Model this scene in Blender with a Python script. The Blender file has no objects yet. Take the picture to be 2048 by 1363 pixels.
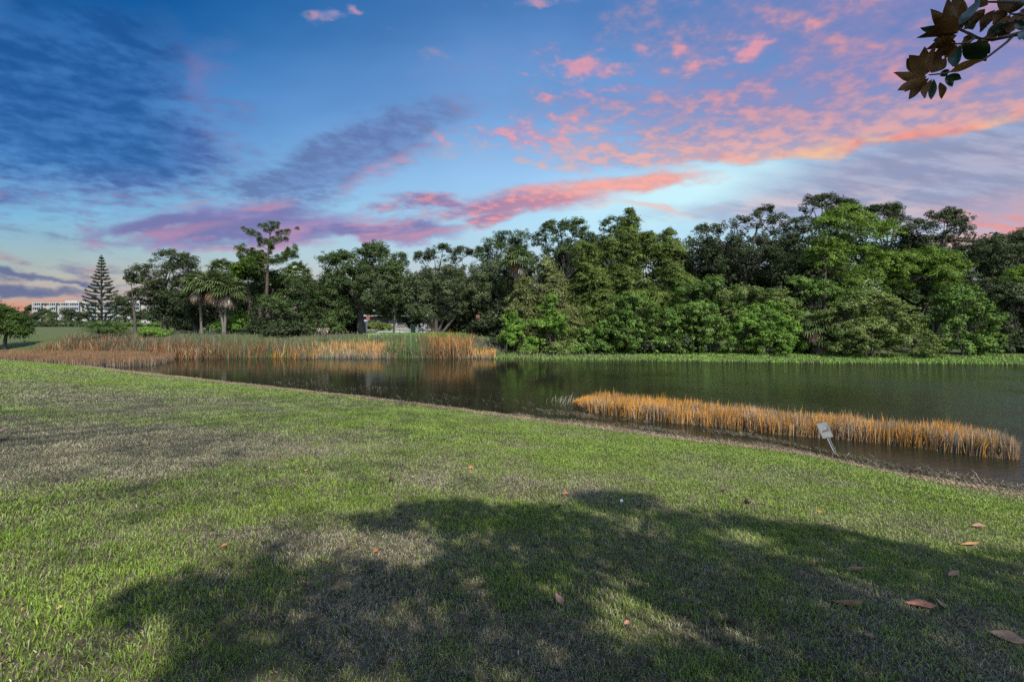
import bpy, bmesh, math, random
import numpy as np
from mathutils import Vector, Matrix
R = math.radians
scene = bpy.context.scene
COL = scene.collection

# ------------------------------------------------------------------ camera, world, sun, exposure
F, CX, HY, EYE = 910.0, 1024.0, 645.0, 3.5      # focal length, centre and horizon of the 2048 px photograph; eye height over the water
cam_d = bpy.data.cameras.new('camera'); cam = bpy.data.objects.new('camera', cam_d); COL.objects.link(cam)
cam.location = (0, 0, EYE); cam.rotation_euler = (R(90), 0, 0)
cam_d.sensor_width = 36.0; cam_d.lens = F / 2048 * 36.0; cam_d.shift_y = -(681.5 - HY) / 2048
cam_d.clip_start = 0.05; cam_d.clip_end = 9000
scene.camera = cam
scene.view_settings.view_transform = 'Standard'; scene.view_settings.look = 'None'
EXPO = 0.6
scene.view_settings.exposure = EXPO; scene.view_settings.gamma = 1.0
scene.cycles.max_bounces = 6; scene.cycles.diffuse_bounces = 3; scene.cycles.glossy_bounces = 3
scene.cycles.transmission_bounces = 3; scene.cycles.transparent_max_bounces = 4
scene.cycles.caustics_reflective = False; scene.cycles.caustics_refractive = False
scene.cycles.use_denoising = False

SUN_EL, SUN_AZ = R(49), R(154)                  # azimuth clockwise from +Y: the sun stands behind the photographer, a little to the right
SUNV = Vector((math.sin(SUN_AZ) * math.cos(SUN_EL), math.cos(SUN_AZ) * math.cos(SUN_EL), math.sin(SUN_EL)))
sun_d = bpy.data.lights.new('sun', 'SUN'); sun_d.energy = 5.0; sun_d.angle = R(0.9); sun_d.color = (1.0, 0.95, 0.85)
sun = bpy.data.objects.new('sun', sun_d); COL.objects.link(sun)
sun.rotation_euler = (-SUNV).to_track_quat('-Z', 'Y').to_euler()

def lin(c):
    c = np.asarray(c, float) / 255.0
    return np.where(c <= 0.04045, c / 12.92, ((c + 0.055) / 1.055) ** 2.4)

# ------------------------------------------------------------------ sky over the pond: clear air, then the cloud sheets lit by the low sun beyond them
_perm = np.random.default_rng(11).random((256, 256))
_gx = np.cos(_perm * 6.2831853); _gy = np.sin(_perm * 6.2831853)
def gnoise(x, y):
    xi = np.floor(x).astype(int); yi = np.floor(y).astype(int); fx = x - xi; fy = y - yi
    sx = fx * fx * fx * (fx * (fx * 6 - 15) + 10); sy = fy * fy * fy * (fy * (fy * 6 - 15) + 10)
    def d(i, j):
        a = (xi + i) & 255; b = (yi + j) & 255
        return _gx[a, b] * (fx - i) + _gy[a, b] * (fy - j)
    a = d(0, 0) * (1 - sx) + d(1, 0) * sx; b = d(0, 1) * (1 - sx) + d(1, 1) * sx
    return a * (1 - sy) + b * sy
def fbm(x, y, octaves=5, gain=0.55, seed=0.0):
    v = 0; a = 1.0; t = 0
    for o in range(octaves):
        v = v + a * gnoise(x + seed * 17.3 + o * 31.7, y - seed * 9.1 + o * 11.3); t += a * a; a *= gain
        x, y = x * 2.03, y * 2.03
    return v / math.sqrt(t) * 1.9                  # about -1 .. 1, mean 0
def sm(x, a, b):
    t = np.clip((x - a) / (b - a), 0, 1); return t * t * (3 - 2 * t)

def sky_colour(dx, dy, dz):
    """Display colour of the western sky for directions (unit vectors, dy > 0)."""
    U = dx / np.maximum(dy, 0.08); V = dz / np.maximum(dy, 0.08)
    W = dz.clip(0) + 0.10
    PX, PY = dx / W, dy / W
    n_big = fbm(PX * 0.9, PY * 0.9, 3, 0.5, 1)
    c, s = math.cos(R(28)), math.sin(R(28))
    wx = fbm(PX * 1.6, PY * 1.6, 2, 0.5, 9) * 0.035; wy = fbm(PX * 1.6, PY * 1.6, 2, 0.5, 10) * 0.035
    AX = (PX * c + PY * s) + wx; AY = (PY * c - PX * s) + wy
    n_alto = fbm(AX * 11.0, AY * 14.0, 5, 0.60, 2)
    n_fine = fbm(PX * 9.0 + wx * 3, PY * 13.0 + wy * 3, 5, 0.62, 8)
    n_puff = fbm(AX * 3.6, AY * 5.2, 6, 0.55, 3)
    c, s = math.cos(R(9)), math.sin(R(9))
    n_str = fbm((U * c + V * s) * 3.6 + wx, (V * c - U * s) * 22.0 + wy * 8, 5, 0.60, 4)
    n_str2 = fbm((U * c - V * s) * 5.0, (V * c + U * s) * 34.0, 5, 0.62, 5)
    n_lump = fbm(U * 6.5, V * 14.0, 6, 0.58, 6)
    n_soft = fbm(U * 2.6, V * 7.0, 4, 0.5, 7)
    UW = U + n_soft * 0.05 + n_lump * 0.030
    VW = V + n_soft * 0.012 + n_lump * 0.014

    def ell(px, py, rx, ry, rot=0.0):
        c, s = math.cos(R(rot)), math.sin(R(rot))
        a = UW * F - (px - CX); b = VW * F - (HY - py)
        return 1.0 - np.hypot((a * c + b * s) / rx, (b * c - a * s) / ry)
    def C(*c): return np.array(c, float)
    def mix(f, a, b):
        f = np.clip(f, 0, 1)[..., None]; return a * (1 - f) + b * f
    def ramp(t, stops):
        p = [q[0] for q in stops]
        return np.stack([np.interp(t, p, [q[1][k] for q in stops]) for k in range(3)], -1)
    sat = lambda x: np.clip(x, 0, 1)

    skyL = ramp(V, [(0.0, (208, 150, 130)), (0.025, (202, 160, 144)), (0.06, (194, 176, 166)), (0.10, (184, 184, 176)), (0.15, (162, 188, 194)), (0.24, (126, 184, 220)), (0.38, (92, 150, 208)), (0.52, (52, 116, 184)), (0.71, (6, 82, 150)), (1.0, (0, 62, 126))])
    skyR = ramp(V, [(0.0, (196, 190, 186)), (0.07, (206, 206, 210)), (0.14, (196, 222, 234)), (0.22, (174, 216, 242)), (0.32, (152, 196, 238)), (0.46, (122, 166, 220)), (0.69, (80, 128, 190)), (1.0, (56, 104, 170))])
    sky = mix(sm(U, -1.15, 0.15), skyL, skyR)
    sky = sky + (n_soft * 5)[..., None]
    sky = mix(sat(sm(ell(1390, 388, 360, 90, 8), -0.3, 0.9) * 0.9), sky, C(198, 240, 252))
    sky = mix(sat(sm(ell(1390, 372, 260, 52, 9), 0.0, 0.9) * 0.8), sky, C(206, 246, 255))

    # low on the left: peach, slate stripes
    sky = mix(sm(ell(40, 622, 340, 30), 0, 0.8) * 0.55, sky, C(226, 146, 118))
    sky = mix(sat(ell(60, 555, 420, 70, -2) * 1.4) * sm(n_str2, -0.2, 0.9) * 0.8, sky, mix(sm(n_str, -0.6, 0.5), C(104, 118, 156), C(198, 150, 150)))
    for a in ((10, 553, 200, 10, -2), (30, 584, 240, 12, -1), (150, 566, 120, 7, -3)):
        sky = mix(sm(ell(*a), -0.1, 0.8) * 0.85, sky, C(94, 106, 148))
    sky = mix(sat(ell(120, 470, 210, 34, -14) * 1.4) * sm(n_str2, -0.1, 0.8) * 0.6, sky, C(116, 138, 170))
    sky = mix(sat(ell(110, 420, 130, 10, -20)) * 0.4, sky, C(110, 150, 190))

    # right, under the bright edge: a grey violet veil, then rose and orange at the trees
    sky = mix(sat(ell(1930, 340, 560, 120, 9) * 1.9) * (0.86 + 0.14 * sm(n_str, -0.8, 0.8)) * 0.95, sky, mix(sm(n_str2 + n_str * 0.5, -0.9, 0.8), C(146, 148, 178), C(178, 176, 200)))
    sky = mix(sat(ell(1640, 420, 420, 50, 3) * 1.6) * sm(n_str, -0.6, 0.5) * 0.7, sky, mix(sm(n_str2, -0.6, 0.6), C(156, 158, 190), C(222, 196, 198)))
    g = sat(ell(2100, 440, 330, 70, 2) * 1.5) * (0.55 + 0.45 * sm(n_str2, -0.6, 0.5))
    sky = mix(g, sky, mix(sm(n_str2 + n_str * 0.4, -0.5, 1.1), C(208, 146, 162), C(246, 164, 146)))
    sky = mix(sat(ell(1310, 414, 120, 11, -5) * 1.5) * 0.55, sky, C(242, 186, 178))

    # dark blue bank, upper left; violet along its right and lower edges
    q = np.maximum(np.maximum(ell(150, 240, 330, 190, -4), ell(280, 300, 190, 110, 10)), ell(40, 130, 400, 170))
    t = n_puff * 0.26 + n_alto * 0.16 + n_fine * 0.16 + n_lump * 0.08
    d = sm(q * 1.7 + t, -0.25, 0.9)
    sh = sm(n_alto * 0.45 + n_fine * 0.35 + n_puff * 0.5, -0.8, 0.8)
    edge = np.maximum(sm(U, -0.84, -0.62), sm(V, 0.37, 0.28))
    cA = mix(edge, mix(sh, C(62, 116, 182), C(32, 84, 148)), mix(sh, C(92, 122, 184), C(70, 92, 154)))
    cA = mix(edge * sm(q, 0.40, 0.0) * sm(n_alto, -0.7, 0.8) * 0.60, cA, C(184, 130, 168))
    sky = mix(d * 0.80, sky, cA)
    sky = mix(sm(ell(430, 135, 70, 90, -10) + n_puff * 0.35, -0.1, 1.1) * 0.40, sky, C(150, 128, 180))

    # slate streak in the middle, its right end pink
    q = np.maximum(ell(690, 318, 280, 80, 24), ell(570, 366, 190, 40, 8))
    d = sm(q * 1.8 + n_alto * 0.14 + n_fine * 0.16 + n_lump * 0.14, -0.10, 1.0)
    cB = mix(sm(n_alto * 0.6 + n_lump * 0.6 + n_fine * 0.3, -0.9, 0.9), C(112, 140, 194), C(92, 110, 162))
    e2 = np.maximum(sm(ell(770, 345, 190, 36, 24), 0.0, 0.8), sm(ell(890, 272, 70, 26, 22), 0.0, 0.6))
    cB = mix(e2 * (0.35 + 0.65 * sm(n_alto, -0.4, 0.6)) * 0.85, cB, C(222, 144, 168))
    sky = mix(d * 0.74, sky, cB)

    # long violet and rose band over the trees
    q = np.maximum(np.maximum(ell(480, 458, 340, 54, 2), ell(740, 462, 180, 26, -4)), ell(310, 452, 170, 26, 8))
    d = sm(q * 1.7 + n_str * 0.32 + n_lump * 0.20, -0.10, 0.95)
    cC = mix(sm(n_lump + n_str * 0.6, -0.7, 0.7), C(116, 112, 168), C(152, 130, 182))
    p = 0.85 * sat(sm(n_str + n_lump * 0.3, 0.05, 0.75) * 0.75 + sm(ell(640, 488, 300, 15, 5), 0, 0.8) * 0.75 + sm(ell(330, 468, 150, 16, 6), 0, 0.8) * 0.55)
    cC = mix(p, cC, C(208, 136, 160))
    sky = mix(d * 0.86, sky, cC)
    sky = mix(sm(ell(440, 503, 120, 8, 3), 0, 0.8) * 0.55, sky, C(206, 146, 168))

    # coral band rising to the right
    q = np.maximum(np.maximum(ell(1080, 398, 330, 36, 9), ell(1270, 362, 200, 24, 5)), np.maximum(ell(870, 408, 150, 24, -2), ell(990, 434, 140, 18, 13)))
    d = sm(q * 1.7 + n_str * 0.34 + n_lump * 0.22, -0.10, 1.15)
    cD = mix(sm(U, -0.26, 0.16) * 0.55 + sm(n_alto + n_str * 0.6, -0.4, 0.8) * 0.6, C(136, 124, 174), C(244, 150, 152))
    cD = mix(sm(ell(1270, 362, 250, 30, 5), 0, 0.7) * 0.6, cD, C(255, 182, 162))
    sky = mix(d * 0.92, sky, cD)

    # broken mackerel cloud over the upper right, ending at a bright edge that climbs to the right
    eu = U * F + CX
    line = np.interp(eu, [900, 1180, 1310, 1420, 1560, 1650, 1750, 1850, 1950, 2048, 2400], [330, 345, 342, 338, 326, 316, 300, 288, 266, 246, 170])
    h = (V * F - (HY - line)) / F + n_lump * 0.008 + n_puff * 0.012
    inside = sm(h, -0.004, 0.020)
    cover = sm(U, -0.05, 0.75) * 0.95 + sm(h, 0.30, 0.0) * 0.72 - 0.28
    cover = np.where(U < 0.3, cover - sm(U, 0.3, -0.1) * 0.5, cover)
    body = n_puff * 0.42 + n_alto * 0.34 + n_fine * 0.42
    d = sm(body * 1.1 + cover + 0.04, -0.45, 1.15) * inside * sm(U, -0.30, 0.08)
    sky = mix(sm(U, 0.15, 1.0) * sm(h, 0.03, 0.3) * 0.62 * inside, sky, C(124, 132, 186))
    lit = n_alto * 0.35 + n_puff * 0.35 + n_fine * 0.45
    cE = mix(sm(lit + sm(h, 0.3, 0.05) * 0.25, -0.10, 0.95), C(146, 138, 188), C(243, 156, 158))
    warm = sm(h, 0.17, 0.0)
    cE = mix(warm * (0.35 + 0.65 * sm(lit, -0.5, 0.5)) * 0.9, cE, C(254, 176, 158))
    sky = mix(d * 0.74, sky, cE)
    rim = sm(h, 0.050, 0.004) * inside * sm(U, 0.26, 0.6) * (0.45 + 0.55 * sm(n_str, -0.5, 0.6))
    sky = mix(rim * 0.8, sky, mix(sm(n_lump, -0.6, 0.6), C(255, 138, 116), C(255, 202, 150)))

    sky = mix(sat(ell(1080, 150, 330, 130, 8) * 1.3) * sm(n_puff * .6 + n_alto * .4, -0.5, 0.9) * 0.45, sky, C(124, 138, 194))
    # loose pink flecks across the middle
    m = np.zeros_like(U)
    for a, k in (((1180, 150, 250, 80, 12), 1.0), ((1040, 270, 200, 50), 0.95), ((640, 30, 70, 34, 12), 0.95), ((1090, 6, 130, 20, 4), 1.2), ((1060, 185, 80, 34), 0.9), ((760, 80, 340, 70), 0.15), ((710, 20, 26, 22), 0.85), ((880, 275, 60, 26, 20), 1.0), ((1500, 100, 180, 60, 20), 0.9)):
        m = np.maximum(m, sat(ell(*a) * 1.3) * k)
    d = sm(body + m * 1.15 - 0.60, 0.0, 0.9) * sm(m, 0.0, 0.25)
    sky = mix(d * 0.66, sky, mix(sm(n_alto, -0.5, 0.7), C(166, 148, 198), C(238, 158, 172)))
    return np.clip(sky, 0, 255)

SKY_W, SKY_H = 3072, 1536
_pix = np.zeros((SKY_H, SKY_W, 4), np.float32); _pix[..., 3] = 1.0
_c0, _c1 = int(SKY_W * 0.07), int(SKY_W * 0.43); _r0 = int(SKY_H * 0.49)
_an = -((np.arange(_c0, _c1) + 0.5) / SKY_W - 0.5) * 2 * math.pi
_la = ((np.arange(_r0, SKY_H) + 0.5) / SKY_H - 0.5) * math.pi
_an, _la = np.meshgrid(_an, _la)
_pix[_r0:, _c0:_c1, :3] = lin(sky_colour(np.cos(_la) * np.cos(_an), np.cos(_la) * np.sin(_an), np.sin(_la)))
_pix[:_r0, _c0:_c1, :3] = _pix[_r0, _c0:_c1, :3]
sky_map = bpy.data.images.new('sky_map', SKY_W, SKY_H, float_buffer=True, is_data=True)
sky_map.pixels.foreach_set(_pix.ravel()); sky_map.update(); sky_map.pack(); del _pix

world = bpy.data.worlds.new('World'); scene.world = world; world.use_nodes = True
WT = world.node_tree; WT.nodes.clear()
def wn(kind, **k):
    n = WT.nodes.new(kind)
    for a, b in k.items(): setattr(n, a, b)
    return n
_tc = wn('ShaderNodeTexCoord'); _sp = wn('ShaderNodeSeparateXYZ'); WT.links.new(_tc.outputs['Generated'], _sp.inputs[0])
_fr = wn('ShaderNodeMapRange', interpolation_type='SMOOTHSTEP'); WT.links.new(_sp.outputs[1], _fr.inputs['Value'])
_fr.inputs['From Min'].default_value = 0.50; _fr.inputs['From Max'].default_value = 0.62
_env = wn('ShaderNodeTexEnvironment', image=sky_map, interpolation='Linear'); WT.links.new(_tc.outputs['Generated'], _env.inputs[0])
nish = wn('ShaderNodeTexSky', sky_type='NISHITA', sun_disc=False, sun_elevation=SUN_EL, sun_rotation=SUN_AZ, dust_density=0.6)
bg_day = wn('ShaderNodeBackground'); WT.links.new(nish.outputs[0], bg_day.inputs[0]); bg_day.inputs[1].default_value = 0.19
bg_west = wn('ShaderNodeBackground'); WT.links.new(_env.outputs[0], bg_west.inputs[0]); bg_west.inputs[1].default_value = 1.0 / 2 ** EXPO
_mx = wn('ShaderNodeMixShader'); WT.links.new(_fr.outputs[0], _mx.inputs[0]); WT.links.new(bg_day.outputs[0], _mx.inputs[1]); WT.links.new(bg_west.outputs[0], _mx.inputs[2])
_wo = wn('ShaderNodeOutputWorld'); WT.links.new(_mx.outputs[0], _wo.inputs[0])

# ------------------------------------------------------------------ building helpers
rng = np.random.default_rng(4)
def nrm(v): return v / np.maximum(np.linalg.norm(v, axis=-1, keepdims=True), 1e-9)
def wx_(px, Y): return (px - CX) / F * Y                 # a column of the photograph at distance Y
def wz_(py, Y): return EYE + (HY - py) / F * Y           # a row of the photograph at distance Y

def tag(o, label=None, cat=None, group=None, kind=None):
    if label: o['label'] = label
    if cat: o['category'] = cat
    if group: o['group'] = group
    if kind: o['kind'] = kind
    return o
def empty(name, loc=(0, 0, 0), rz=0.0):
    o = bpy.data.objects.new(name, None); COL.objects.link(o); o.location = loc; o.rotation_euler = (0, 0, rz); o.empty_display_size = 0.2
    return o
def link(name, me, mat=None, parent=None, loc=None):
    o = bpy.data.objects.new(name, me); COL.objects.link(o)
    if mat is not None and not me.materials: me.materials.append(mat)
    if parent is not None: o.parent = parent
    if loc is not None: o.location = loc
    return o
def copy_tree(o, parent=None):
    c = o.copy(); COL.objects.link(c); c.parent = parent
    for ch in list(o.children): copy_tree(ch, c)
    return c
def mesh_np(name, V, Fc, col=None, smooth=False):
    """A mesh from an array of points and an array of faces that all have the same number of corners."""
    V = np.ascontiguousarray(V, np.float32); Fc = np.ascontiguousarray(Fc, np.int32)
    k = Fc.shape[1]; me = bpy.data.meshes.new(name)
    me.vertices.add(len(V)); me.vertices.foreach_set('co', V.ravel())
    me.loops.add(Fc.size); me.loops.foreach_set('vertex_index', Fc.ravel())
    me.polygons.add(len(Fc)); me.polygons.foreach_set('loop_start', np.arange(0, Fc.size, k, dtype=np.int32))
    if col is not None:
        a = me.color_attributes.new('Col', 'FLOAT_COLOR', 'POINT')
        c = np.ones((len(V), 4), np.float32); c[:, :3] = col; a.data.foreach_set('color', c.ravel())
    me.update(calc_edges=True)
    if smooth: me.polygons.foreach_set('use_smooth', np.ones(len(Fc), bool))
    return me

class MB:
    """Collects boxes, bars, tubes, prisms and turned shapes into one mesh."""
    def __init__(s): s.bm = bmesh.new()
    def box(s, c, size, rot=None, bevel=0.0):
        r = bmesh.ops.create_cube(s.bm, size=1.0)['verts']
        M = Matrix.Translation(c) @ (rot.to_4x4() if rot is not None else Matrix()) @ Matrix.Diagonal((*size, 1))
        bmesh.ops.transform(s.bm, matrix=M, verts=r)
        if bevel:
            bmesh.ops.bevel(s.bm, geom=list({e for v in r for e in v.link_edges}), offset=bevel, segments=2, affect='EDGES')
        return s
    def tube(s, pts, rad, n=8, cap=True):
        pts = [Vector(p) for p in pts]; rings = []
        if isinstance(rad, (int, float)): rad = [rad] * len(pts)
        for i, p in enumerate(pts):
            t = (pts[min(i + 1, len(pts) - 1)] - pts[max(i - 1, 0)]).normalized()
            a = t.orthogonal().normalized() if abs(t.z) < 0.9 else Vector((1, 0, 0)); a = (a - t * a.dot(t)).normalized(); b = t.cross(a)
            rings.append([s.bm.verts.new(p + (a * math.cos(2 * math.pi * k / n) + b * math.sin(2 * math.pi * k / n)) * rad[i]) for k in range(n)])
        for r0, r1 in zip(rings, rings[1:]):
            for k in range(n): s.bm.faces.new((r0[k], r0[(k + 1) % n], r1[(k + 1) % n], r1[k]))
        if cap: s.bm.faces.new(rings[0][::-1]); s.bm.faces.new(rings[-1])
        return s
    def lathe(s, prof, c=(0, 0, 0), n=24):
        c = Vector(c); rings = [[s.bm.verts.new(c + Vector((r * math.cos(2 * math.pi * k / n), r * math.sin(2 * math.pi * k / n), z))) for k in range(n)] for r, z in prof]
        for r0, r1 in zip(rings, rings[1:]):
            for k in range(n): s.bm.faces.new((r0[k], r0[(k + 1) % n], r1[(k + 1) % n], r1[k]))
        s.bm.faces.new(rings[0][::-1]); s.bm.faces.new(rings[-1]); return s
    def prism(s, pts, M, d):
        a = [s.bm.verts.new(M @ Vector((x, y, 0))) for x, y in pts]; b = [s.bm.verts.new(M @ Vector((x, y, d))) for x, y in pts]
        s.bm.faces.new(a[::-1]); s.bm.faces.new(b); n = len(a)
        for k in range(n): s.bm.faces.new((a[k], a[(k + 1) % n], b[(k + 1) % n], b[k]))
        return s
    def mesh(s, name, smooth=False):
        bmesh.ops.recalc_face_normals(s.bm, faces=s.bm.faces)
        me = bpy.data.meshes.new(name); s.bm.to_mesh(me); s.bm.free()
        if smooth: me.polygons.foreach_set('use_smooth', np.ones(len(me.polygons), bool))
        return me
    def build(s, name, mat, parent=None, smooth=False, loc=None): return link(name, s.mesh(name, smooth), mat, parent, loc)

class E:
    """A node socket with arithmetic, so that a pattern can be written as a formula."""
    def __init__(s, sock, tree): s.s = sock; s.t = tree
    def op(s, o, *a, clamp=False):
        n = s.t.nodes.new('ShaderNodeMath'); n.operation = o; n.use_clamp = clamp
        for i, v in enumerate((s,) + a):
            if isinstance(v, E): s.t.links.new(v.s, n.inputs[i])
            else: n.inputs[i].default_value = v
        return E(n.outputs[0], s.t)
    def __add__(s, o): return s.op('ADD', o)
    def __sub__(s, o): return s.op('SUBTRACT', o)
    def __mul__(s, o): return s.op('MULTIPLY', o)
    def sm(s, a, b):
        n = s.t.nodes.new('ShaderNodeMapRange'); n.interpolation_type = 'SMOOTHSTEP'; s.t.links.new(s.s, n.inputs['Value'])
        lo, hi = (a, b) if a < b else (b, a)
        n.inputs['From Min'].default_value = lo; n.inputs['From Max'].default_value = hi
        if a > b: n.inputs['To Min'].default_value = 1.0; n.inputs['To Max'].default_value = 0.0
        return E(n.outputs[0], s.t)
def vec(x, y, z, tree):
    n = tree.nodes.new('ShaderNodeCombineXYZ')
    for i, v in enumerate((x, y, z)):
        if isinstance(v, E): tree.links.new(v.s, n.inputs[i])
        else: n.inputs[i].default_value = v
    return n.outputs[0]
def noise(v, scale, detail=4.0, rough=0.55, dist=0.0, tree=None):
    n = tree.nodes.new('ShaderNodeTexNoise'); tree.links.new(v, n.inputs['Vector'])
    n.inputs['Scale'].default_value = scale; n.inputs['Detail'].default_value = detail; n.inputs['Roughness'].default_value = rough; n.inputs['Distortion'].default_value = dist
    return E(n.outputs['Fac'], tree)
def mixc(f, a, b, tree):
    n = tree.nodes.new('ShaderNodeMix'); n.data_type = 'RGBA'
    for sock, v in ((n.inputs[0], f), (n.inputs[6], a), (n.inputs[7], b)):
        if isinstance(v, E): tree.links.new(v.s, sock)
        elif hasattr(v, 'is_linked'): tree.links.new(v, sock)
        elif isinstance(v, (int, float)): sock.default_value = v
        else: sock.default_value = tuple(v) + (1.0,)
    return n.outputs[2]

# ------------------------------------------------------------------ materials
def newmat(name):
    m = bpy.data.materials.new(name); m.use_nodes = True; t = m.node_tree; t.nodes.clear()
    return m, t, t.nodes.new('ShaderNodeOutputMaterial')
def leaf_mat(name, transl=0.28, gloss=0.06, rough=0.45, nscale=0.6, namp=0.35):
    """Thin leaves and blades: their own colour, a soft patchiness in space, some light let through, a little sheen."""
    m, t, out = newmat(name); L = t.links.new
    at = t.nodes.new('ShaderNodeAttribute'); at.attribute_name = 'Col'
    geo = t.nodes.new('ShaderNodeNewGeometry')
    nz = t.nodes.new('ShaderNodeTexNoise'); L(geo.outputs['Position'], nz.inputs['Vector']); nz.inputs['Scale'].default_value = nscale; nz.inputs['Detail'].default_value = 2
    mr = t.nodes.new('ShaderNodeMapRange'); L(nz.outputs['Fac'], mr.inputs['Value'])
    mr.inputs['From Min'].default_value = 0.3; mr.inputs['From Max'].default_value = 0.7; mr.inputs['To Min'].default_value = 1 - namp; mr.inputs['To Max'].default_value = 1 + namp
    vm = t.nodes.new('ShaderNodeVectorMath'); vm.operation = 'SCALE'; L(at.outputs['Color'], vm.inputs[0]); L(mr.outputs[0], vm.inputs['Scale'])
    d = t.nodes.new('ShaderNodeBsdfDiffuse'); L(vm.outputs[0], d.inputs[0])
    tr = t.nodes.new('ShaderNodeBsdfTranslucent'); L(vm.outputs[0], tr.inputs[0])
    g = t.nodes.new('ShaderNodeBsdfGlossy'); g.inputs['Roughness'].default_value = rough; g.inputs[0].default_value = (0.8, 0.85, 0.8, 1)
    a = t.nodes.new('ShaderNodeMixShader'); a.inputs[0].default_value = transl; L(d.outputs[0], a.inputs[1]); L(tr.outputs[0], a.inputs[2])
    b = t.nodes.new('ShaderNodeMixShader'); b.inputs[0].default_value = gloss; L(a.outputs[0], b.inputs[1]); L(g.outputs[0], b.inputs[2])
    L(b.outputs[0], out.inputs[0]); return m
def solid(name, c1, c2=None, scale=4.0, rough=0.7, metal=0.0, bump=0.0, spec=0.3, stretch=(1, 1, 1), detail=5.0):
    """A surface whose colour wanders between two tones, with a fine relief."""
    m, t, out = newmat(name); L = t.links.new
    p = t.nodes.new('ShaderNodeBsdfPrincipled'); L(p.outputs[0], out.inputs[0])
    p.inputs['Roughness'].default_value = rough; p.inputs['Metallic'].default_value = metal; p.inputs['Specular IOR Level'].default_value = spec
    tcx = t.nodes.new('ShaderNodeTexCoord'); mp = t.nodes.new('ShaderNodeMapping'); L(tcx.outputs['Object'], mp.inputs[0]); mp.inputs['Scale'].default_value = stretch
    nz = t.nodes.new('ShaderNodeTexNoise'); L(mp.outputs[0], nz.inputs['Vector']); nz.inputs['Scale'].default_value = scale; nz.inputs['Detail'].default_value = detail; nz.inputs['Roughness'].default_value = 0.6
    cr = t.nodes.new('ShaderNodeValToRGB'); L(nz.outputs['Fac'], cr.inputs[0]); e = cr.color_ramp.elements
    e[0].position = 0.3; e[1].position = 0.7; e[0].color = (*c1, 1); e[1].color = (*(c2 or c1), 1); L(cr.outputs[0], p.inputs['Base Color'])
    if bump:
        b = t.nodes.new('ShaderNodeBump'); b.inputs['Strength'].default_value = bump; b.inputs['Distance'].default_value = 0.02; L(nz.outputs['Fac'], b.inputs['Height']); L(b.outputs[0], p.inputs['Normal'])
    return m
M = {}
M['leaf'] = leaf_mat('foliage', 0.20, 0.012, 0.6, 0.35, 0.20)
M['palm'] = leaf_mat('palm_frond', 0.22, 0.04, 0.45, 0.5, 0.2)
M['grass'] = leaf_mat('grass_blade', 0.34, 0.02, 0.5, 1.2, 0.18)
M['reed'] = leaf_mat('dry_reed', 0.20, 0.03, 0.6, 0.8, 0.25)
M['bark'] = solid('bark', (0.030, 0.026, 0.022), (0.080, 0.070, 0.060), 5, 0.9, bump=0.6, stretch=(1, 1, 0.25))
M['palm_bark'] = solid('palm_bark', (0.07, 0.06, 0.052), (0.15, 0.13, 0.115), 4, 0.9, bump=0.5, stretch=(1, 1, 3))
M['pine_bark'] = solid('pine_bark', (0.04, 0.03, 0.024), (0.09, 0.062, 0.048), 6, 0.9, bump=0.6, stretch=(1, 1, 0.4))

# ------------------------------------------------------------------ value noise for laying things out on the ground
_vp = np.random.default_rng(77).random((256, 256))
def vnoise(x, y, scale, octv=3):
    v = 0.0; a = 1.0; t = 0.0
    x = np.asarray(x) * scale; y = np.asarray(y) * scale
    for o in range(octv):
        xi = np.floor(x).astype(int); yi = np.floor(y).astype(int); fx = x - xi; fy = y - yi
        fx = fx * fx * (3 - 2 * fx); fy = fy * fy * (3 - 2 * fy)
        g = lambda i, j: _vp[(xi + i + o * 37) & 255, (yi + j + o * 91) & 255]
        v = v + a * ((g(0, 0) * (1 - fx) + g(1, 0) * fx) * (1 - fy) + (g(0, 1) * (1 - fx) + g(1, 1) * fx) * fy)
        t += a; a *= 0.5; x = x * 2.1; y = y * 2.1
    return v / t                                            # 0 .. 1, mean 0.5

# ------------------------------------------------------------------ the lie of the land (water at z = 0)
NB = np.array([(-160, 110), (-110, 78), (-75, 58), (-49.7, 44), (-35, 36.6), (-25.5, 31.3), (-18, 27.2), (-10.8, 23.2), (-5.64, 20.3), (-1.6, 17.8), (1.33, 15.9), (4.26, 14.0), (5.75, 13.2), (7.39, 12.3), (8.75, 10.4), (10.4, 9.05), (14.6, 4.9), (24, -4), (60, -40)], float)
FS = np.array([(-160, 125), (-110, 86), (-80, 68), (-56, 53), (-40, 48), (-33, 45.4), (-20, 45.3), (-1.2, 44.6), (8, 43), (17, 41.6), (27, 40.2), (36.5, 39.3), (44, 38.9), (90, 37), (160, 40)], float)
def near_y(x):
    x = np.asarray(x, float); return np.interp(x, NB[:, 0], NB[:, 1]) + .42 * (vnoise(x, x * 0 + 3, .55, 3) - .5) + .22 * (vnoise(x, x * 0 + 8, 2.3, 2) - .5)
def far_y(x): return np.interp(x, FS[:, 0], FS[:, 1])
def smst(x, a, b):
    t = np.clip((x - a) / (b - a), 0, 1); return t * t * (3 - 2 * t)
def land(x, y):
    """Height of the ground over the water."""
    x = np.asarray(x, float); y = np.asarray(y, float)
    s = (near_y(x) - y) * 0.868; f = (y - far_y(x)) * 0.97
    hn = np.where(s > 0, np.minimum(0.06 + 0.118 * s, 2.3 - 0.0 * s), np.maximum(s * 0.22, -0.9) + 0.06 * smst(s, -0.6, 0))
    e = smst(x, -6, 3); hf = np.where(f > 0, 0.05 + 2.05 * smst(f, -1.5, 9) * (1 - e) + (0.30 * smst(f, 1.0, 7) + 1.75 * smst(f, 6, 28)) * e, np.maximum(f * 0.25, -0.9))
    w = hn + 0.02 * (vnoise(x, y, 0.5) - 0.5) * (s > 0.5)
    return np.maximum(w, hf)
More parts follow.
